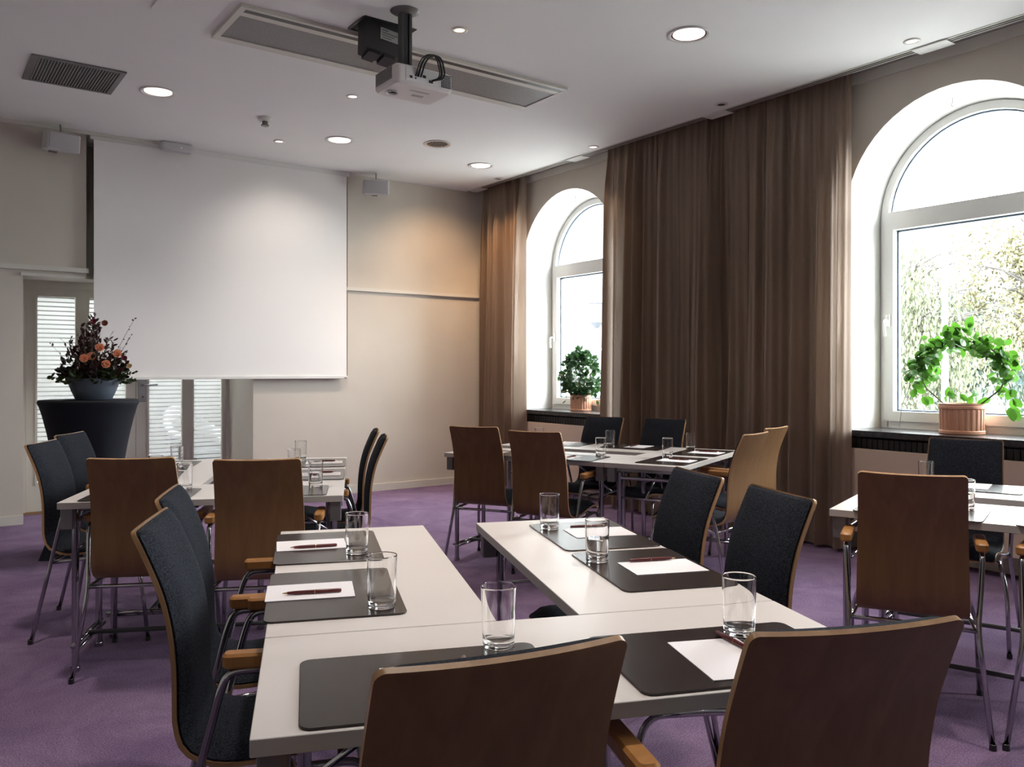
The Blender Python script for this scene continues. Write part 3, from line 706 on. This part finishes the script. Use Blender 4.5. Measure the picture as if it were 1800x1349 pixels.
chair('D', -.31, 1.31, 9, 'armchair with large wooden back at the right-hand tables, facing the large window')
chair('D', 1.45, 1.343, 180, 'armchair with black upholstery below the potted plant of the large window')
chair('D', -.27, .80, -6, 'armchair cut off by the right edge of the photo')

# ------------------------------------------------------------------ tables
TL, TW, TH = 1.17, .49, .73
def make_table():
    t = empty('folding_table')
    mb = MB(); mb.rbox((-TL/2+.001, -TW/2+.001, TH-.028), (TL/2-.001, TW/2-.001, TH), .003, 2)
    for i in range(len(mb.f)): mb.m[i] = 1
    n = len(mb.f); mb.m[1] = 0
    # chamfer and top faces: those whose vertices are all above mid height
    for i, f in enumerate(mb.f):
        if min(mb.v[q][2] for q in f) > TH-.002: mb.m[i] = 0
    mb.build('tabletop', None, t, mats=[M['laminate'], M['lamedge']])
    for sx in (-1, 1):
        for sy in (-1, 1):
            mb = MB(); mb.tube([(sx*.535, sy*.165, .0), (sx*.535, sy*.165, TH-.06)], .015, 12); mb.tube([(sx*.535, sy*.165, 0), (sx*.535, sy*.165, .018)], .019, 12)
            mb.build('leg', M['chrome'], t, auto=50)
            mb = MB(); mb.rbox((sx*.55-.025, sy*.205-.025, TH-.115), (sx*.55+.025, sy*.205+.025, TH-.0285), .005); mb.build('corner_bracket', M['greymetal'], t)
        mb = MB(); mb.tube([(sx*.535, -.20, .115), (sx*.535, .20, .115)], .010, 10); mb.tube([(sx*.52, -.20, .10), (sx*.52, .20, .10)], .008, 8); mb.build('foot_bar', M['chrome'], t, smooth=True)
        mb = MB(); mb.tube([(sx*.535, -.17, TH-.09), (sx*.535, .17, TH-.09)], .011, 10); mb.box((sx*.535-.02, -.20, TH-.05), (sx*.535+.02, .20, TH-.0285)); mb.build('top_rail', M['chrome'], t)
        mb = MB(); mb.tube([(sx*.535, 0, TH-.09), (sx*.53, 0, .52), (sx*.27, 0, TH-.035)][1:], .007, 8); mb.tube([(sx*.535, -.165, .52), (sx*.535, .165, .52)], .007, 8); mb.build('brace', M['chrome'], t, smooth=True)
    mb = MB(); mb.tube([(-.535, .0, .115), (.535, .0, .115)], .010, 10); mb.build('stretcher', M['dark'], t, smooth=True)
    return t
tab0 = make_table(); tf = [True]
def table(g, u0, v0, along, label):
    t = tab0 if tf[0] else copy_tree(tab0); tf[0] = False
    if along == 'u': c = G(g, u0+TL/2, v0+TW/2); a = GR[g][1]
    else: c = G(g, u0+TW/2, v0+TL/2); a = GR[g][1]+90
    t.location = c; t.rotation_euler = (0, 0, math.radians(a)); tag(t, label, 'table', 'narrow white folding tables set in open rectangles')
table('A', 0, 0, 'u', 'white folding table across the foreground with two desk pads in front')
table('A', 0, .492, 'v', 'white folding table forming the left arm of the front table group')
table('A', .68, .492, 'v', 'white folding table forming the right arm of the front table group')
table('B', 0, 0, 'u', 'white folding table at the rear left behind two wooden chair backs')
table('B', 0, .492, 'v', 'white folding table forming the left arm of the rear left group')
table('B', .68, .492, 'v', 'white folding table forming the right arm of the rear left group')
table('C', 0, 0, 'u', 'white folding table at the right end of the curtain-side group')
table('C', 0, .492, 'v', 'white folding table on the near side of the curtain-side group')
table('C', .68, .492, 'v', 'white folding table on the window side of the curtain-side group')
table('D', 0, .492, 'v', 'white folding table at the right edge, on the near side')
table('D', .68, .492, 'v', 'white folding table at the right edge, below the large window')

# ------------------------------------------------------------------ place settings
PADT = .004
def build_pad():
    mb = MB(); mb.rbox((-.225, 0, 0), (.225, .315, PADT), .022, 5)
    return mb.build('desk_pad', M['leather'], auto=40)
def build_sheet():
    mb = MB(); mb.box((-.074, 0, 0), (.074, .21, .0015)); return mb.build('note_paper', M['paper'])
def build_pen():
    t = empty('ballpoint_pen')
    RY = Matrix.Rotation(-PI/2, 4, 'X')
    mb = MB(); mb.lathe([(.0035, .012), (.0048, .03), (.0050, .075)], 12, mtx=RY, capt=True); mb.lathe([(.0050, .077), (.0052, .08), (.0046, .138), (.003, .14)], 12, mtx=RY, capt=True); mb.build('barrel', M['pen'], t, auto=50)
    mb = MB(); mb.lathe([(.0008, 0), (.0034, .012)], 12, mtx=RY); mb.lathe([(.0053, .075), (.0053, .077)], 12, mtx=RY, capb=False); mb.build('metal_tip', M['penmetal'], t)
    return t
def build_glass(water):
    t = empty('water_glass')
    mb = MB(); mb.lathe([(.0, 0), (.0295, 0), (.0312, .0015), (.0315, .004), (.0325, .03), (.0335, .06), (.0343, .09), (.0350, .116), (.0351, .1185), (.0347, .1195), (.0339, .1195), (.0335, .1185), (.0334, .116), (.0327, .09), (.0319, .06), (.0309, .03), (.0303, .019), (.0290, .0155), (.027, .0145), (.015, .0138), (.0, .0135)], 48, capb=False)
    mb.build('tumbler', M['glass'], t, auto=50)
    if water:
        mb = MB(); mb.lathe([(.0, .0137), (.0268, .0142), (.0288, .0158), (.0301, .0192), (.0307, .03), (.0317, .06), (.0319, .066), (.0, .0655)], 48, capb=False); mb.build('water', M['water'], t, auto=40)
    return t
protos = {}
def inst(kind, fn):
    if kind not in protos: protos[kind] = fn(); return protos[kind]
    return copy_tree(protos[kind])
gname = dict(A='the front table group', B='the rear left table group', C='the curtain-side table group', D='the right edge table group')
def setting(g, side, pos, seat, gl=(.14, .25), pap=(-.01, .02, 0), pen=(.03, .05, 0, .14), water=False, pad=True, glass=True, pen_on=True):
    """side: L (u=0 edge), F (v=0 edge), R (u=1.17 edge); pos along that edge"""
    if side == 'L': o = G(g, -.008, pos); a = GR[g][1]-90
    elif side == 'F': o = G(g, pos, .010); a = GR[g][1]
    else: o = G(g, 1.165, pos); a = GR[g][1]+90
    a = math.radians(a); ct, st = math.cos(a), math.sin(a)
    def W(s, t, z): return (o.x+s*ct-t*st, o.y+s*st+t*ct, z)
    lab = 'at the %s seat of %s' % (seat, gname[g])
    p = inst('pad', build_pad); p.location = W(0, 0, TH+.0003); p.rotation_euler = (0, 0, a); tag(p, 'dark brown leather desk pad '+lab, 'desk pad', 'desk pads on the tables')
    z = TH+PADT+.0006
    q = inst('paper', build_sheet); q.location = W(pap[0], pap[1], z); q.rotation_euler = (0, 0, a+math.radians(pap[2])); tag(q, 'white sheet of paper '+lab, 'paper', 'sheets of note paper')
    if pen_on:
        q = inst('pen', build_pen); q.location = W(pen[0], pen[1], z+.0018+.005); q.rotation_euler = (0, 0, a+math.radians(pen[2])); tag(q, 'dark red ballpoint pen '+lab, 'pen', 'dark red pens')
    if glass:
        onpad = abs(gl[0]) < .225+.03 and gl[1] < .315+.03
        q = inst('glassw' if water else 'glass', lambda: build_glass(water)); q.location = W(gl[0], gl[1], TH+(PADT+.0008 if onpad else .0003)); tag(q, ('half full water glass ' if water else 'clear water glass ')+lab, 'glass', 'straight water glasses')
setting('A', 'F', .297, 'left front', gl=(.157, .305), pen=(.05, .10, -10))
setting('A', 'F', .862, 'right front', gl=(.095, .262), pap=(-.010, .026, -2), pen=(.056, .12, 6))
setting('A', 'L', .81, 'nearer left', gl=(.162, .262), pap=(-.012, -.003, 0), pen=(.018, .036, 0))
setting('A', 'L', 1.365, 'farther left', gl=(.128, .240), pap=(-.018, .004, 2), pen=(.034, .045, 3))
setting('A', 'R', .86, 'nearer right', gl=(.103, .272), pap=(-.008, .015, 0), pen=(.060, .05, 0), water=True)
setting('A', 'R', 1.345, 'farther right', gl=(.122, .265), pap=(.018, .015, 0), pen=(.10, .055, -2))
setting('B', 'F', .297, 'left front', gl=(.15, .305))
setting('B', 'F', .872, 'right front', gl=(.165, .275), water=True)
setting('B', 'L', .81, 'nearer left'); setting('B', 'L', 1.345, 'farther left', gl=(.12, .24))
setting('B', 'R', .76, 'nearer right', gl=(.15, .27)); setting('B', 'R', 1.33, 'farther right', gl=(.13, .27))
setting('C', 'L', .80, 'right near-side', gl=(.16, .29)); setting('C', 'L', 1.35, 'left near-side')
setting('C', 'F', .29, 'nearer right-end', gl=(.17, .25)); setting('C', 'F', .86, 'farther right-end', gl=(.10, .27))
setting('C', 'R', .70, 'curtain-facing right', gl=(.15, .27)); setting('C', 'R', 1.30, 'curtain-facing left', gl=(.13, .27))
setting('D', 'L', 1.35, 'left near-side', gl=(.14, .265), water=True); setting('D', 'L', .80, 'right near-side')
setting('D', 'R', 1.28, 'window-side', gl=(.165, .27))

# ------------------------------------------------------------------ cocktail table and flowers
HT = (1.063, 6.526)
t = empty('cocktail_table', (*HT, 0), math.radians(20), 'tall round cocktail table in a black stretch cover by the glass doors', 'cocktail table')
mb = MB(); prof = [(0, 1.075), (.315, 1.075), (.323, 1.068), (.325, 1.055), (.312, 1.03), (.292, .96), (.268, .86), (.248, .76), (.232, .66), (.218, .54), (.212, .42), (.220, .28), (.24, .13), (.262, .02), (.268, .0)]
seg = 48; vv = []; ff = []
for (r, z) in prof:
    k4 = max(0, (.62-z)/.62)
    for k in range(seg):
        a = 2*PI*k/seg; c4 = abs(math.cos(2*a)); rr = r*(1-.45*k4*(1-c4**1.2))+.085*k4**2*c4**8
        vv.append((rr*math.cos(a), rr*math.sin(a), z if z > .02 else z))
for i in range(len(prof)-1):
    for k in range(seg): k2 = (k+1) % seg; ff.append((i*seg+k, (i+1)*seg+k, (i+1)*seg+k2, i*seg+k2))
mb.add(vv, ff); mb.build('stretch_cover', M['tablecloth'], t, smooth=True)
mb = MB(); mb.lathe([(.305, 1.05), (.305, 1.07)], 40, capt=True); mb.build('tabletop', M['white'], t)
mb = MB(); mb.tube([(0, 0, 0), (0, 0, 1.05)], .03, 12); mb.build('pole', M['steel'], t)

def leafgeo(mb, p, d, size, wid=.5, n=None, fold=.15):
    d = Vector(d).normalized(); up = n if n else Vector((random.gauss(0, 1), random.gauss(0, 1), random.gauss(0, 1)))
    s = d.cross(up).normalized(); nn = s.cross(d)
    p = Vector(p); L = size; W = size*wid*.5
    pts = [p, p+d*L*.25+s*W*.8+nn*fold*W, p+d*L*.6+s*W+nn*fold*W, p+d*L*.88+s*W*.5, p+d*L, p+d*L*.88-s*W*.5, p+d*L*.6-s*W+nn*fold*W, p+d*L*.25-s*W*.8+nn*fold*W, p+d*L*.5-nn*fold*W]
    mb.add(pts, [(0, 1, 8), (1, 2, 8), (2, 3, 8), (3, 4, 8), (4, 5, 8), (5, 6, 8), (6, 7, 8), (7, 0, 8)])
t = empty('flower_arrangement', (HT[0]+.03, HT[1], 1.076), 0, 'autumn flower arrangement with peach roses in a blue-grey bowl on the cocktail table', 'flower arrangement')
mb = MB(); mb.lathe([(.112, 0), (.118, .004), (.144, .06), (.163, .115), (.169, .150), (.161, .150), (.150, .10), (.13, .07), (0, .07)], 40); mb.build('bowl', M['bowl'], t, auto=50)
mb = MB(); mb.lathe([(.155, .11), (0, .125)], 24, capb=False); mb.build('soil', M['soil'], t)
rnd = random.Random(11); random.seed(11)
def spray(mb_l, mb_s, base, tip, nl, size, wid=.5, sway=.02, spread=1.0):
    base = Vector(base); tip = Vector(tip); mid = (base+tip)/2+Vector((rnd.gauss(0, sway), rnd.gauss(0, sway), 0)); pts = []
    for k in range(7): q = k/6; pts.append(base*(1-q)**2+mid*2*q*(1-q)+tip*q*q)
    mb_s.tube(pts, [.0022*(1-.6*k/6) for k in range(7)], 4, False)
    for i in range(nl):
        q = .25+.75*rnd.random(); k = min(5, int(q*6)); p = pts[k].lerp(pts[k+1], q*6-k) if k < 6 else pts[6]
        dv = (pts[min(6, k+1)]-pts[k]).normalized()+Vector((rnd.gauss(0, .8), rnd.gauss(0, .8), rnd.gauss(.1, .6)))*spread
        leafgeo(mb_l, p, dv, size*rnd.uniform(.7, 1.3), wid)
ml = MB(); ms = MB(); mg = MB(); mc = MB()
for i in range(46):       # burgundy upright stems
    a = rnd.uniform(0, 2*PI); r = rnd.uniform(.0, .20)
    h = .62-1.25*r+rnd.uniform(-.10, .02); spray(ml, ms, (r*.3*math.cos(a), r*.3*math.sin(a), .1), (r*math.cos(a), r*math.sin(a), .12+max(.08, h*.78)), 16, .035, .45)
for i in range(60):
    a = rnd.uniform(0, 2*PI); r = rnd.uniform(.12, .24); spray(ml if i % 2 else mc, ms, (r*.4*math.cos(a), r*.4*math.sin(a), .12), (r*math.cos(a), r*math.sin(a), .15+rnd.uniform(.02, .18)), 10, .042, .6)
for i in range(40):
    a = rnd.uniform(0, 2*PI); r = rnd.uniform(.15, .25); spray(mg, ms, (r*.5*math.cos(a), r*.5*math.sin(a), .13), (r*math.cos(a), r*math.sin(a), .14+rnd.uniform(-.02, .08)), 9, .04, .55)
for k in range(5):        # arching sprigs to the right
    ox = .16+.02*k; spray(mc, ms, (.08, -.05, .2), (.17+.02*k, -.10, .30+.07*k-.04*(k % 2)), 9, .014, .7, .03)
spray(mg, ms, (.14, -.08, .16), (.27, -.14, .12), 12, .035, .6); spray(mg, ms, (.15, -.08, .16), (.25, -.15, .20), 9, .03, .6); spray(mg, ms, (-.14, .05, .16), (-.26, .10, .16), 9, .035, .55); spray(mc, ms, (-.1, .05, .2), (-.26, .12, .40), 6, .02, .5)
ml.build('burgundy_foliage', M['leaf_burg'], t); mg.build('green_foliage', M['leaf_deep'], t); mc.build('dark_foliage', mat('olive_dark', (.018, .018, .012), .7), t); ms.build('stems', M['stem'], t)
def rose(p, r, m, name):
    mb = MB()
    for ring_, (n_, op, sz) in enumerate(((5, .15, .6), (6, .5, .85), (7, .95, 1.05))):
        for k in range(n_):
            a = 2*PI*k/n_+ring_*.4; d = Vector((math.cos(a)*math.sin(op), math.sin(a)*math.sin(op), math.cos(op)))
            leafgeo(mb, (0, 0, 0), d, r*sz, 1.0, Vector((-math.sin(a), math.cos(a), 0)).cross(d), .35)
    o = mb.build(name, m, t, smooth=True); o.location = p; o.rotation_euler = Vector((-.35+p[0], -.9, .35)).to_track_quat('Z', 'Y').to_euler()
for p in ((.012, -.165, .36), (-.085, -.165, .285), (.045, -.195, .245), (.13, -.12, .32), (-.03, -.10, .30)): rose(p, .036, M['rose'], 'rose')
rose((.055, -.09, .535), .026, mat('rust_flower', (.22, .05, .03), .6), 'rust_flower'); rose((-.015, -.08, .545), .026, M['red'], 'red_flower'); rose((.175, -.12, .29), .024, M['red'], 'red_flower'); rose((.205, -.13, .235), .022, mat('cream_flower', (.6, .4, .2), .6), 'cream_flower')

# ------------------------------------------------------------------ window plants
def pot(t, r, h):
    mb = MB(); mb.lathe([(r*.93, 0), (r*1.0, .003), (r*1.0, h*.10), (r*.95, h*.13), (r*.97, h*.80), (r*.97, h*.81), (r*1.03, h*.85), (r*1.03, h*.92), (r*1.0, h*.95), (r*1.03, h), (r*.93, h), (r*.90, h*.85), (0, h*.85)], 144, rib=(h*.125, h*.805, 3, .022)); mb.build('ribbed_pot', M['terracotta'], t, auto=25)
    mb = MB(); mb.lathe([(r*.9, h*.87), (0, h*.89)], 24, capb=False); mb.build('soil', M['soil'], t)
# large near window: wreath-trained hoya with round leaves
t = empty('potted_plant', (5.68, 2.72, .8625), 0, 'bright green round-leaved plant in ribbed terracotta pot on the large near window sill', 'plant', 'potted plants on the window sills')
pot(t, .138, .20); rnd = random.Random(4); random.seed(4)
ml = MB(); ms = MB()
hoop = []
for k in range(31):
    a = math.radians(-30+240*k/30); hoop.append(Vector((0, -.27*math.cos(a), .40+.215*math.sin(a))))
# view axis runs mostly along +x, so the wreath lies in the y/z plane, left part thicker
ms.tube([Vector((0, -.1, .18))]+hoop+[Vector((0, .1, .18))], .005, 5, False)
for i in range(430):
    q = rnd.random(); k = min(29, int(q*30)); p = hoop[k]+Vector((rnd.gauss(0, .05), rnd.gauss(0, .034), rnd.gauss(0, .040)))
    dens = 1 if 5 < k < 27 else .45
    if rnd.random() > dens: continue
    leafgeo(ml, p, (rnd.gauss(-.3, .6), rnd.gauss(0, .8), rnd.gauss(.1, .8)), rnd.uniform(.045, .085), .68, None, .1)
for i in range(14):
    leafgeo(ml, (rnd.gauss(0, .05), rnd.uniform(-.12, .12), .2+rnd.uniform(0, .05)), (rnd.gauss(0, .4), rnd.gauss(0, .8), .6), rnd.uniform(.05, .08), .6)
for q in ((.0, .02, .66), (.0, -.02, .70), (.01, .05, .63)): leafgeo(ml, q, (-.1, rnd.gauss(0, .4), 1), .09, .7, Vector((1, 0, 0)))
for (y, z, s) in ((-.30, .30, 1), (-.31, .24, 1), (-.33, .17, 1), (-.29, .19, 1), (.33, .42, 1), (.36, .40, 1), (.30, .30, 1), (.26, .24, 1)):
    for _ in range(2): leafgeo(ml, (rnd.gauss(0, .03), y, z), (rnd.gauss(0, .3), rnd.gauss(0, .6), -.7), .075, .65, Vector((1, .2, 0)))
ms.tube([(0, -.24, .42), (0, -.30, .32), (0, -.32, .2)], .002, 4, False); ms.tube([(0, .32, .38), (-.02, .40, .18), (-.02, .42, .02)], .0018, 4, False)
ml.build('leaves', M['leaf'], t); ms.build('stems', M['stem'], t)
# far window: bushy dark plant
t = empty('potted_plant', (5.70, 6.60, .8625), 0, 'bushy dark green plant in ribbed terracotta pot on the far window sill', 'plant', 'potted plants on the window sills')
pot(t, .112, .165); ml = MB(); ms = MB(); rnd = random.Random(9); random.seed(9)
for i in range(650):
    a = rnd.uniform(0, 2*PI); el = rnd.uniform(-1.3, PI/2); r = rnd.uniform(.4, 1)**.5
    p = Vector((.17*r*math.cos(a)*math.cos(el), .235*r*math.sin(a)*math.cos(el), .375+.25*r*math.sin(el)))
    leafgeo(ml, p, (rnd.gauss(-.3, .6)+p.x*4, rnd.gauss(0, .5)+p.y*4, rnd.gauss(.1, .6)), rnd.uniform(.05, .08), .62, None, .1)
for i in range(30):
    s_ = 1 if i % 2 else -1; leafgeo(ml, (rnd.gauss(0, .04), s_*rnd.uniform(.17, .30), rnd.uniform(.06, .45)), (0, s_*rnd.random(), -.6), .06, .6)
for i in range(10): a = i*.63; ms.tube([(0, 0, .14), (.06*math.cos(a), .08*math.sin(a), .3), (.12*math.cos(a), .17*math.sin(a), .45)], .004, 5, False)
ml.build('leaves', M['leaf_dark'], t); ms.build('stems', M['stem'], t)

# ------------------------------------------------------------------ outside
GZ = -1.0
mb = MB(); mb.box((6.1, -60, GZ-.2), (140, 120, GZ)); struct(mb.build('ground', M['road']))
mb = MB(); mb.box((24, -40, GZ), (60, 80, GZ+.03)); struct(mb.build('ground_lawn', M['grass']))
def ray(px, dist): t_ = (px-CX)/FPX; d = FW+RT*t_; return Vector((d.x*dist, d.y*dist, 0))
def railing(d, p0, p1, n, label, h=1.5):
    a, b = ray(p0, d), ray(p1, d); r = empty('railing', (a.x, a.y, GZ), 0, label, 'railing'); v = b-a
    mb = MB()
    for z in (.12, .5, .85, 1.2, h): mb.tube([(0, 0, z), (v.x, v.y, z)], .025, 6)
    mb.build('rails', M['rail'], r)
    for i in range(n):
        q = v*(i/(n-1)); mb = MB(); mb.tube([(q.x, q.y, -.01 if 0 else 0), (q.x, q.y, h+.05)], .035, 6); mb.build('post', M['rail'], r)
    mb = MB()
    for i in range(n*7): q = v*((i+.5)/(n*7)); mb.tube([(q.x, q.y, .12), (q.x, q.y, h)], .009, 4)
    o = mb.build('bars', M['rail'], r)
railing(46, 1530, 1900, 15, 'dark street railing beyond the large near window')
def tree(px, d, h, rad, kind, fol, label, droop=False, n=2600, ls=.22, trunk=.16):
    p = ray(px, d); r = empty('street_tree', (p.x, p.y, GZ), 0, label, 'tree', 'trees across the street'); rnd = random.Random(int(px)); random.seed(int(px))
    mb = MB(); mb.tube([(0, 0, 0), (.1, 0, h*.3), (0, .1, h*.6), (.05, 0, h*.9)], [trunk, trunk*.8, trunk*.45, .03], 8)
    for i in range(26):
        a = rnd.uniform(0, 2*PI); z = h*rnd.uniform(.3, .85); q = Vector((math.cos(a), math.sin(a), .6))*rad*rnd.uniform(.5, 1)
        e = Vector((q.x, q.y, z+abs(q.z)*.6)); mb.tube([(0, 0, z), (q.x*.5, q.y*.5, z+q.z*.45), e], [.05, .035, .012], 5, False)
        for _ in range(5): f = e*.75+Vector((0, 0, z*.25)); mb.tube([f, f+Vector((rnd.gauss(0, .5), rnd.gauss(0, .5), rnd.gauss(.2, .4)))*rad*.35], [.014, .005], 4, False)
    mb.build('trunk', M['bark'], r)
    mb = MB()
    cl = [(Vector((rnd.gauss(0, rad*.42), rnd.gauss(0, rad*.42), h*rnd.uniform(.38, .98))), rad*rnd.uniform(.2, .4)) for _ in range(34)]
    for i in range(n):
        c_, s_ = rnd.choice(cl); p_ = c_+Vector((rnd.gauss(0, s_*.5), rnd.gauss(0, s_*.5), rnd.gauss(0, s_*.5)-(rnd.random()*h*.28 if droop else 0)))
        if p_.z < (.5 if droop else 2.3): continue
        d_ = Vector((rnd.gauss(0, .3), rnd.gauss(0, .3), -1)) if droop else Vector((rnd.gauss(0, 1), rnd.gauss(0, 1), rnd.gauss(0, 1)))
        leafgeo(mb, p_, d_, ls*rnd.uniform(.6, 1.3), .35 if droop else .7)
    mb.build('foliage', fol, r)
tree(1600, 23, 6.0, 2.0, 0, M['fol_a'], 'weeping tree with pale drooping foliage at the left of the large window', True, 15000, .15)
tree(1700, 33, 5.6, 2.4, 0, M['fol_c'], 'blue-green tree behind the white pole outside the large window', True, 9000, .22)
tree(1825, 28, 7.6, 2.9, 0, M['fol_b'], 'yellowish bare-branched tree at the right edge of the large window', False, 15000, .13)
tree(1455, 46, 6.5, 3.0, 0, M['fol_c'], 'dull green tree mostly hidden by the left frame of the large window', False, 4000, .16)
# buildings
def building(px, d, w_, h, depth, rot, fm, label, nx, nz, wm):
    p = ray(px, d); r = empty('building', (p.x, p.y, GZ), rot, label, 'building', None)
    mb = MB(); mb.box((-depth, -w_/2, 0), (0, w_/2, h)); mb.build('wall', fm, r)
    mb = MB(); mb.box((-depth-.2, -w_/2-.2, h), (.2, w_/2+.2, h+.25)); mb.build('roof_edge', M['facade2'], r)
    for i in range(nx):
        for j in range(nz):
            y = -w_/2+w_*(i+.5)/nx; z = h*(j+.5)/nz; hw, hh = w_/nx*.28, h/nz*.33
            mb = MB(); mb.box((-.01, y-hw-.08, z-hh-.08), (.05, y+hw+.08, z+hh+.08)); wd = mb.build('window', M['polewhite'], r)
            mb = MB(); mb.box((.05, y-hw, z-hh), (.06, y-.03, z+hh)); mb.box((.05, y+.03, z-hh), (.06, y+hw, z+hh)); mb.build('pane', wm, wd)
building(1690, 58, 34, 4.6, 6, YAW+math.radians(150), M['facade2'], 'low grey building with teal windows far beyond the railing', 11, 1, M['teal'])
building(1035, 34, 16, 15, 8, math.radians(215), M['facade'], 'tall pale building seen through the far arched window', 5, 4, M['facade2'])
# white pole, lantern
p = ray(1661, 14); t = empty('flag_pole', (p.x, p.y, GZ), 0, 'slim white pole standing outside the large near window', 'pole')
mb = MB(); mb.tube([(0, 0, 0), (0, 0, 4.5)], [.055, .045], 12); mb.build('shaft', M['polewhite'], t, smooth=True); mb = MB(); mb.lathe([(.12, 0), (.12, .05), (.06, .08)], 16); mb.build('base', M['polewhite'], t)
p = ray(1049, 16); t = empty('street_lantern', (p.x, p.y, GZ), 0, 'dark street lantern visible through the far arched window', 'lantern')
mb = MB(); mb.tube([(0, 0, 0), (0, 0, 3.1)], .045, 8); mb.build('post', M['rail'], t)
mb = MB(); mb.lathe([(.05, 3.1), (.16, 3.2), (.19, 3.55), (.21, 3.57), (.08, 3.75), (.02, 3.85)], 8); mb.build('lamp_head', M['rail'], t)

# ------------------------------------------------------------------ the room's lamps and added fill spots
for x, y, st, lab in DL:
    if st == 'on': spot(x, y, 45, (1, .88, .78), 110, .08, None, .9)
spot(4.66, 6.92, 42, (1, .62, .34), 100, .05, (4.75, 8.0, 1.65), .9)
spot(3.0, 7.0, 22, (1, .88, .78), 95, .05, (3.0, 8.0, 1.9), 1.0)
spot(5.0, 7.2, 26, (1, .60, .32), 80, .05, (5.35, 7.5, 1.8), .8)
for x, y in ((2.711, 5.734), (2.701, 4.238), (5.065, 2.728), (5.101, 5.733)): spot(x, y, 16, (1, .8, .6), 70, .03)
for x, y in ((.55, 3.9), (1.25, 1.9), (2.4, 1.6), (3.5, 1.0)):  # unseen spots added without fittings to brighten the tabletops
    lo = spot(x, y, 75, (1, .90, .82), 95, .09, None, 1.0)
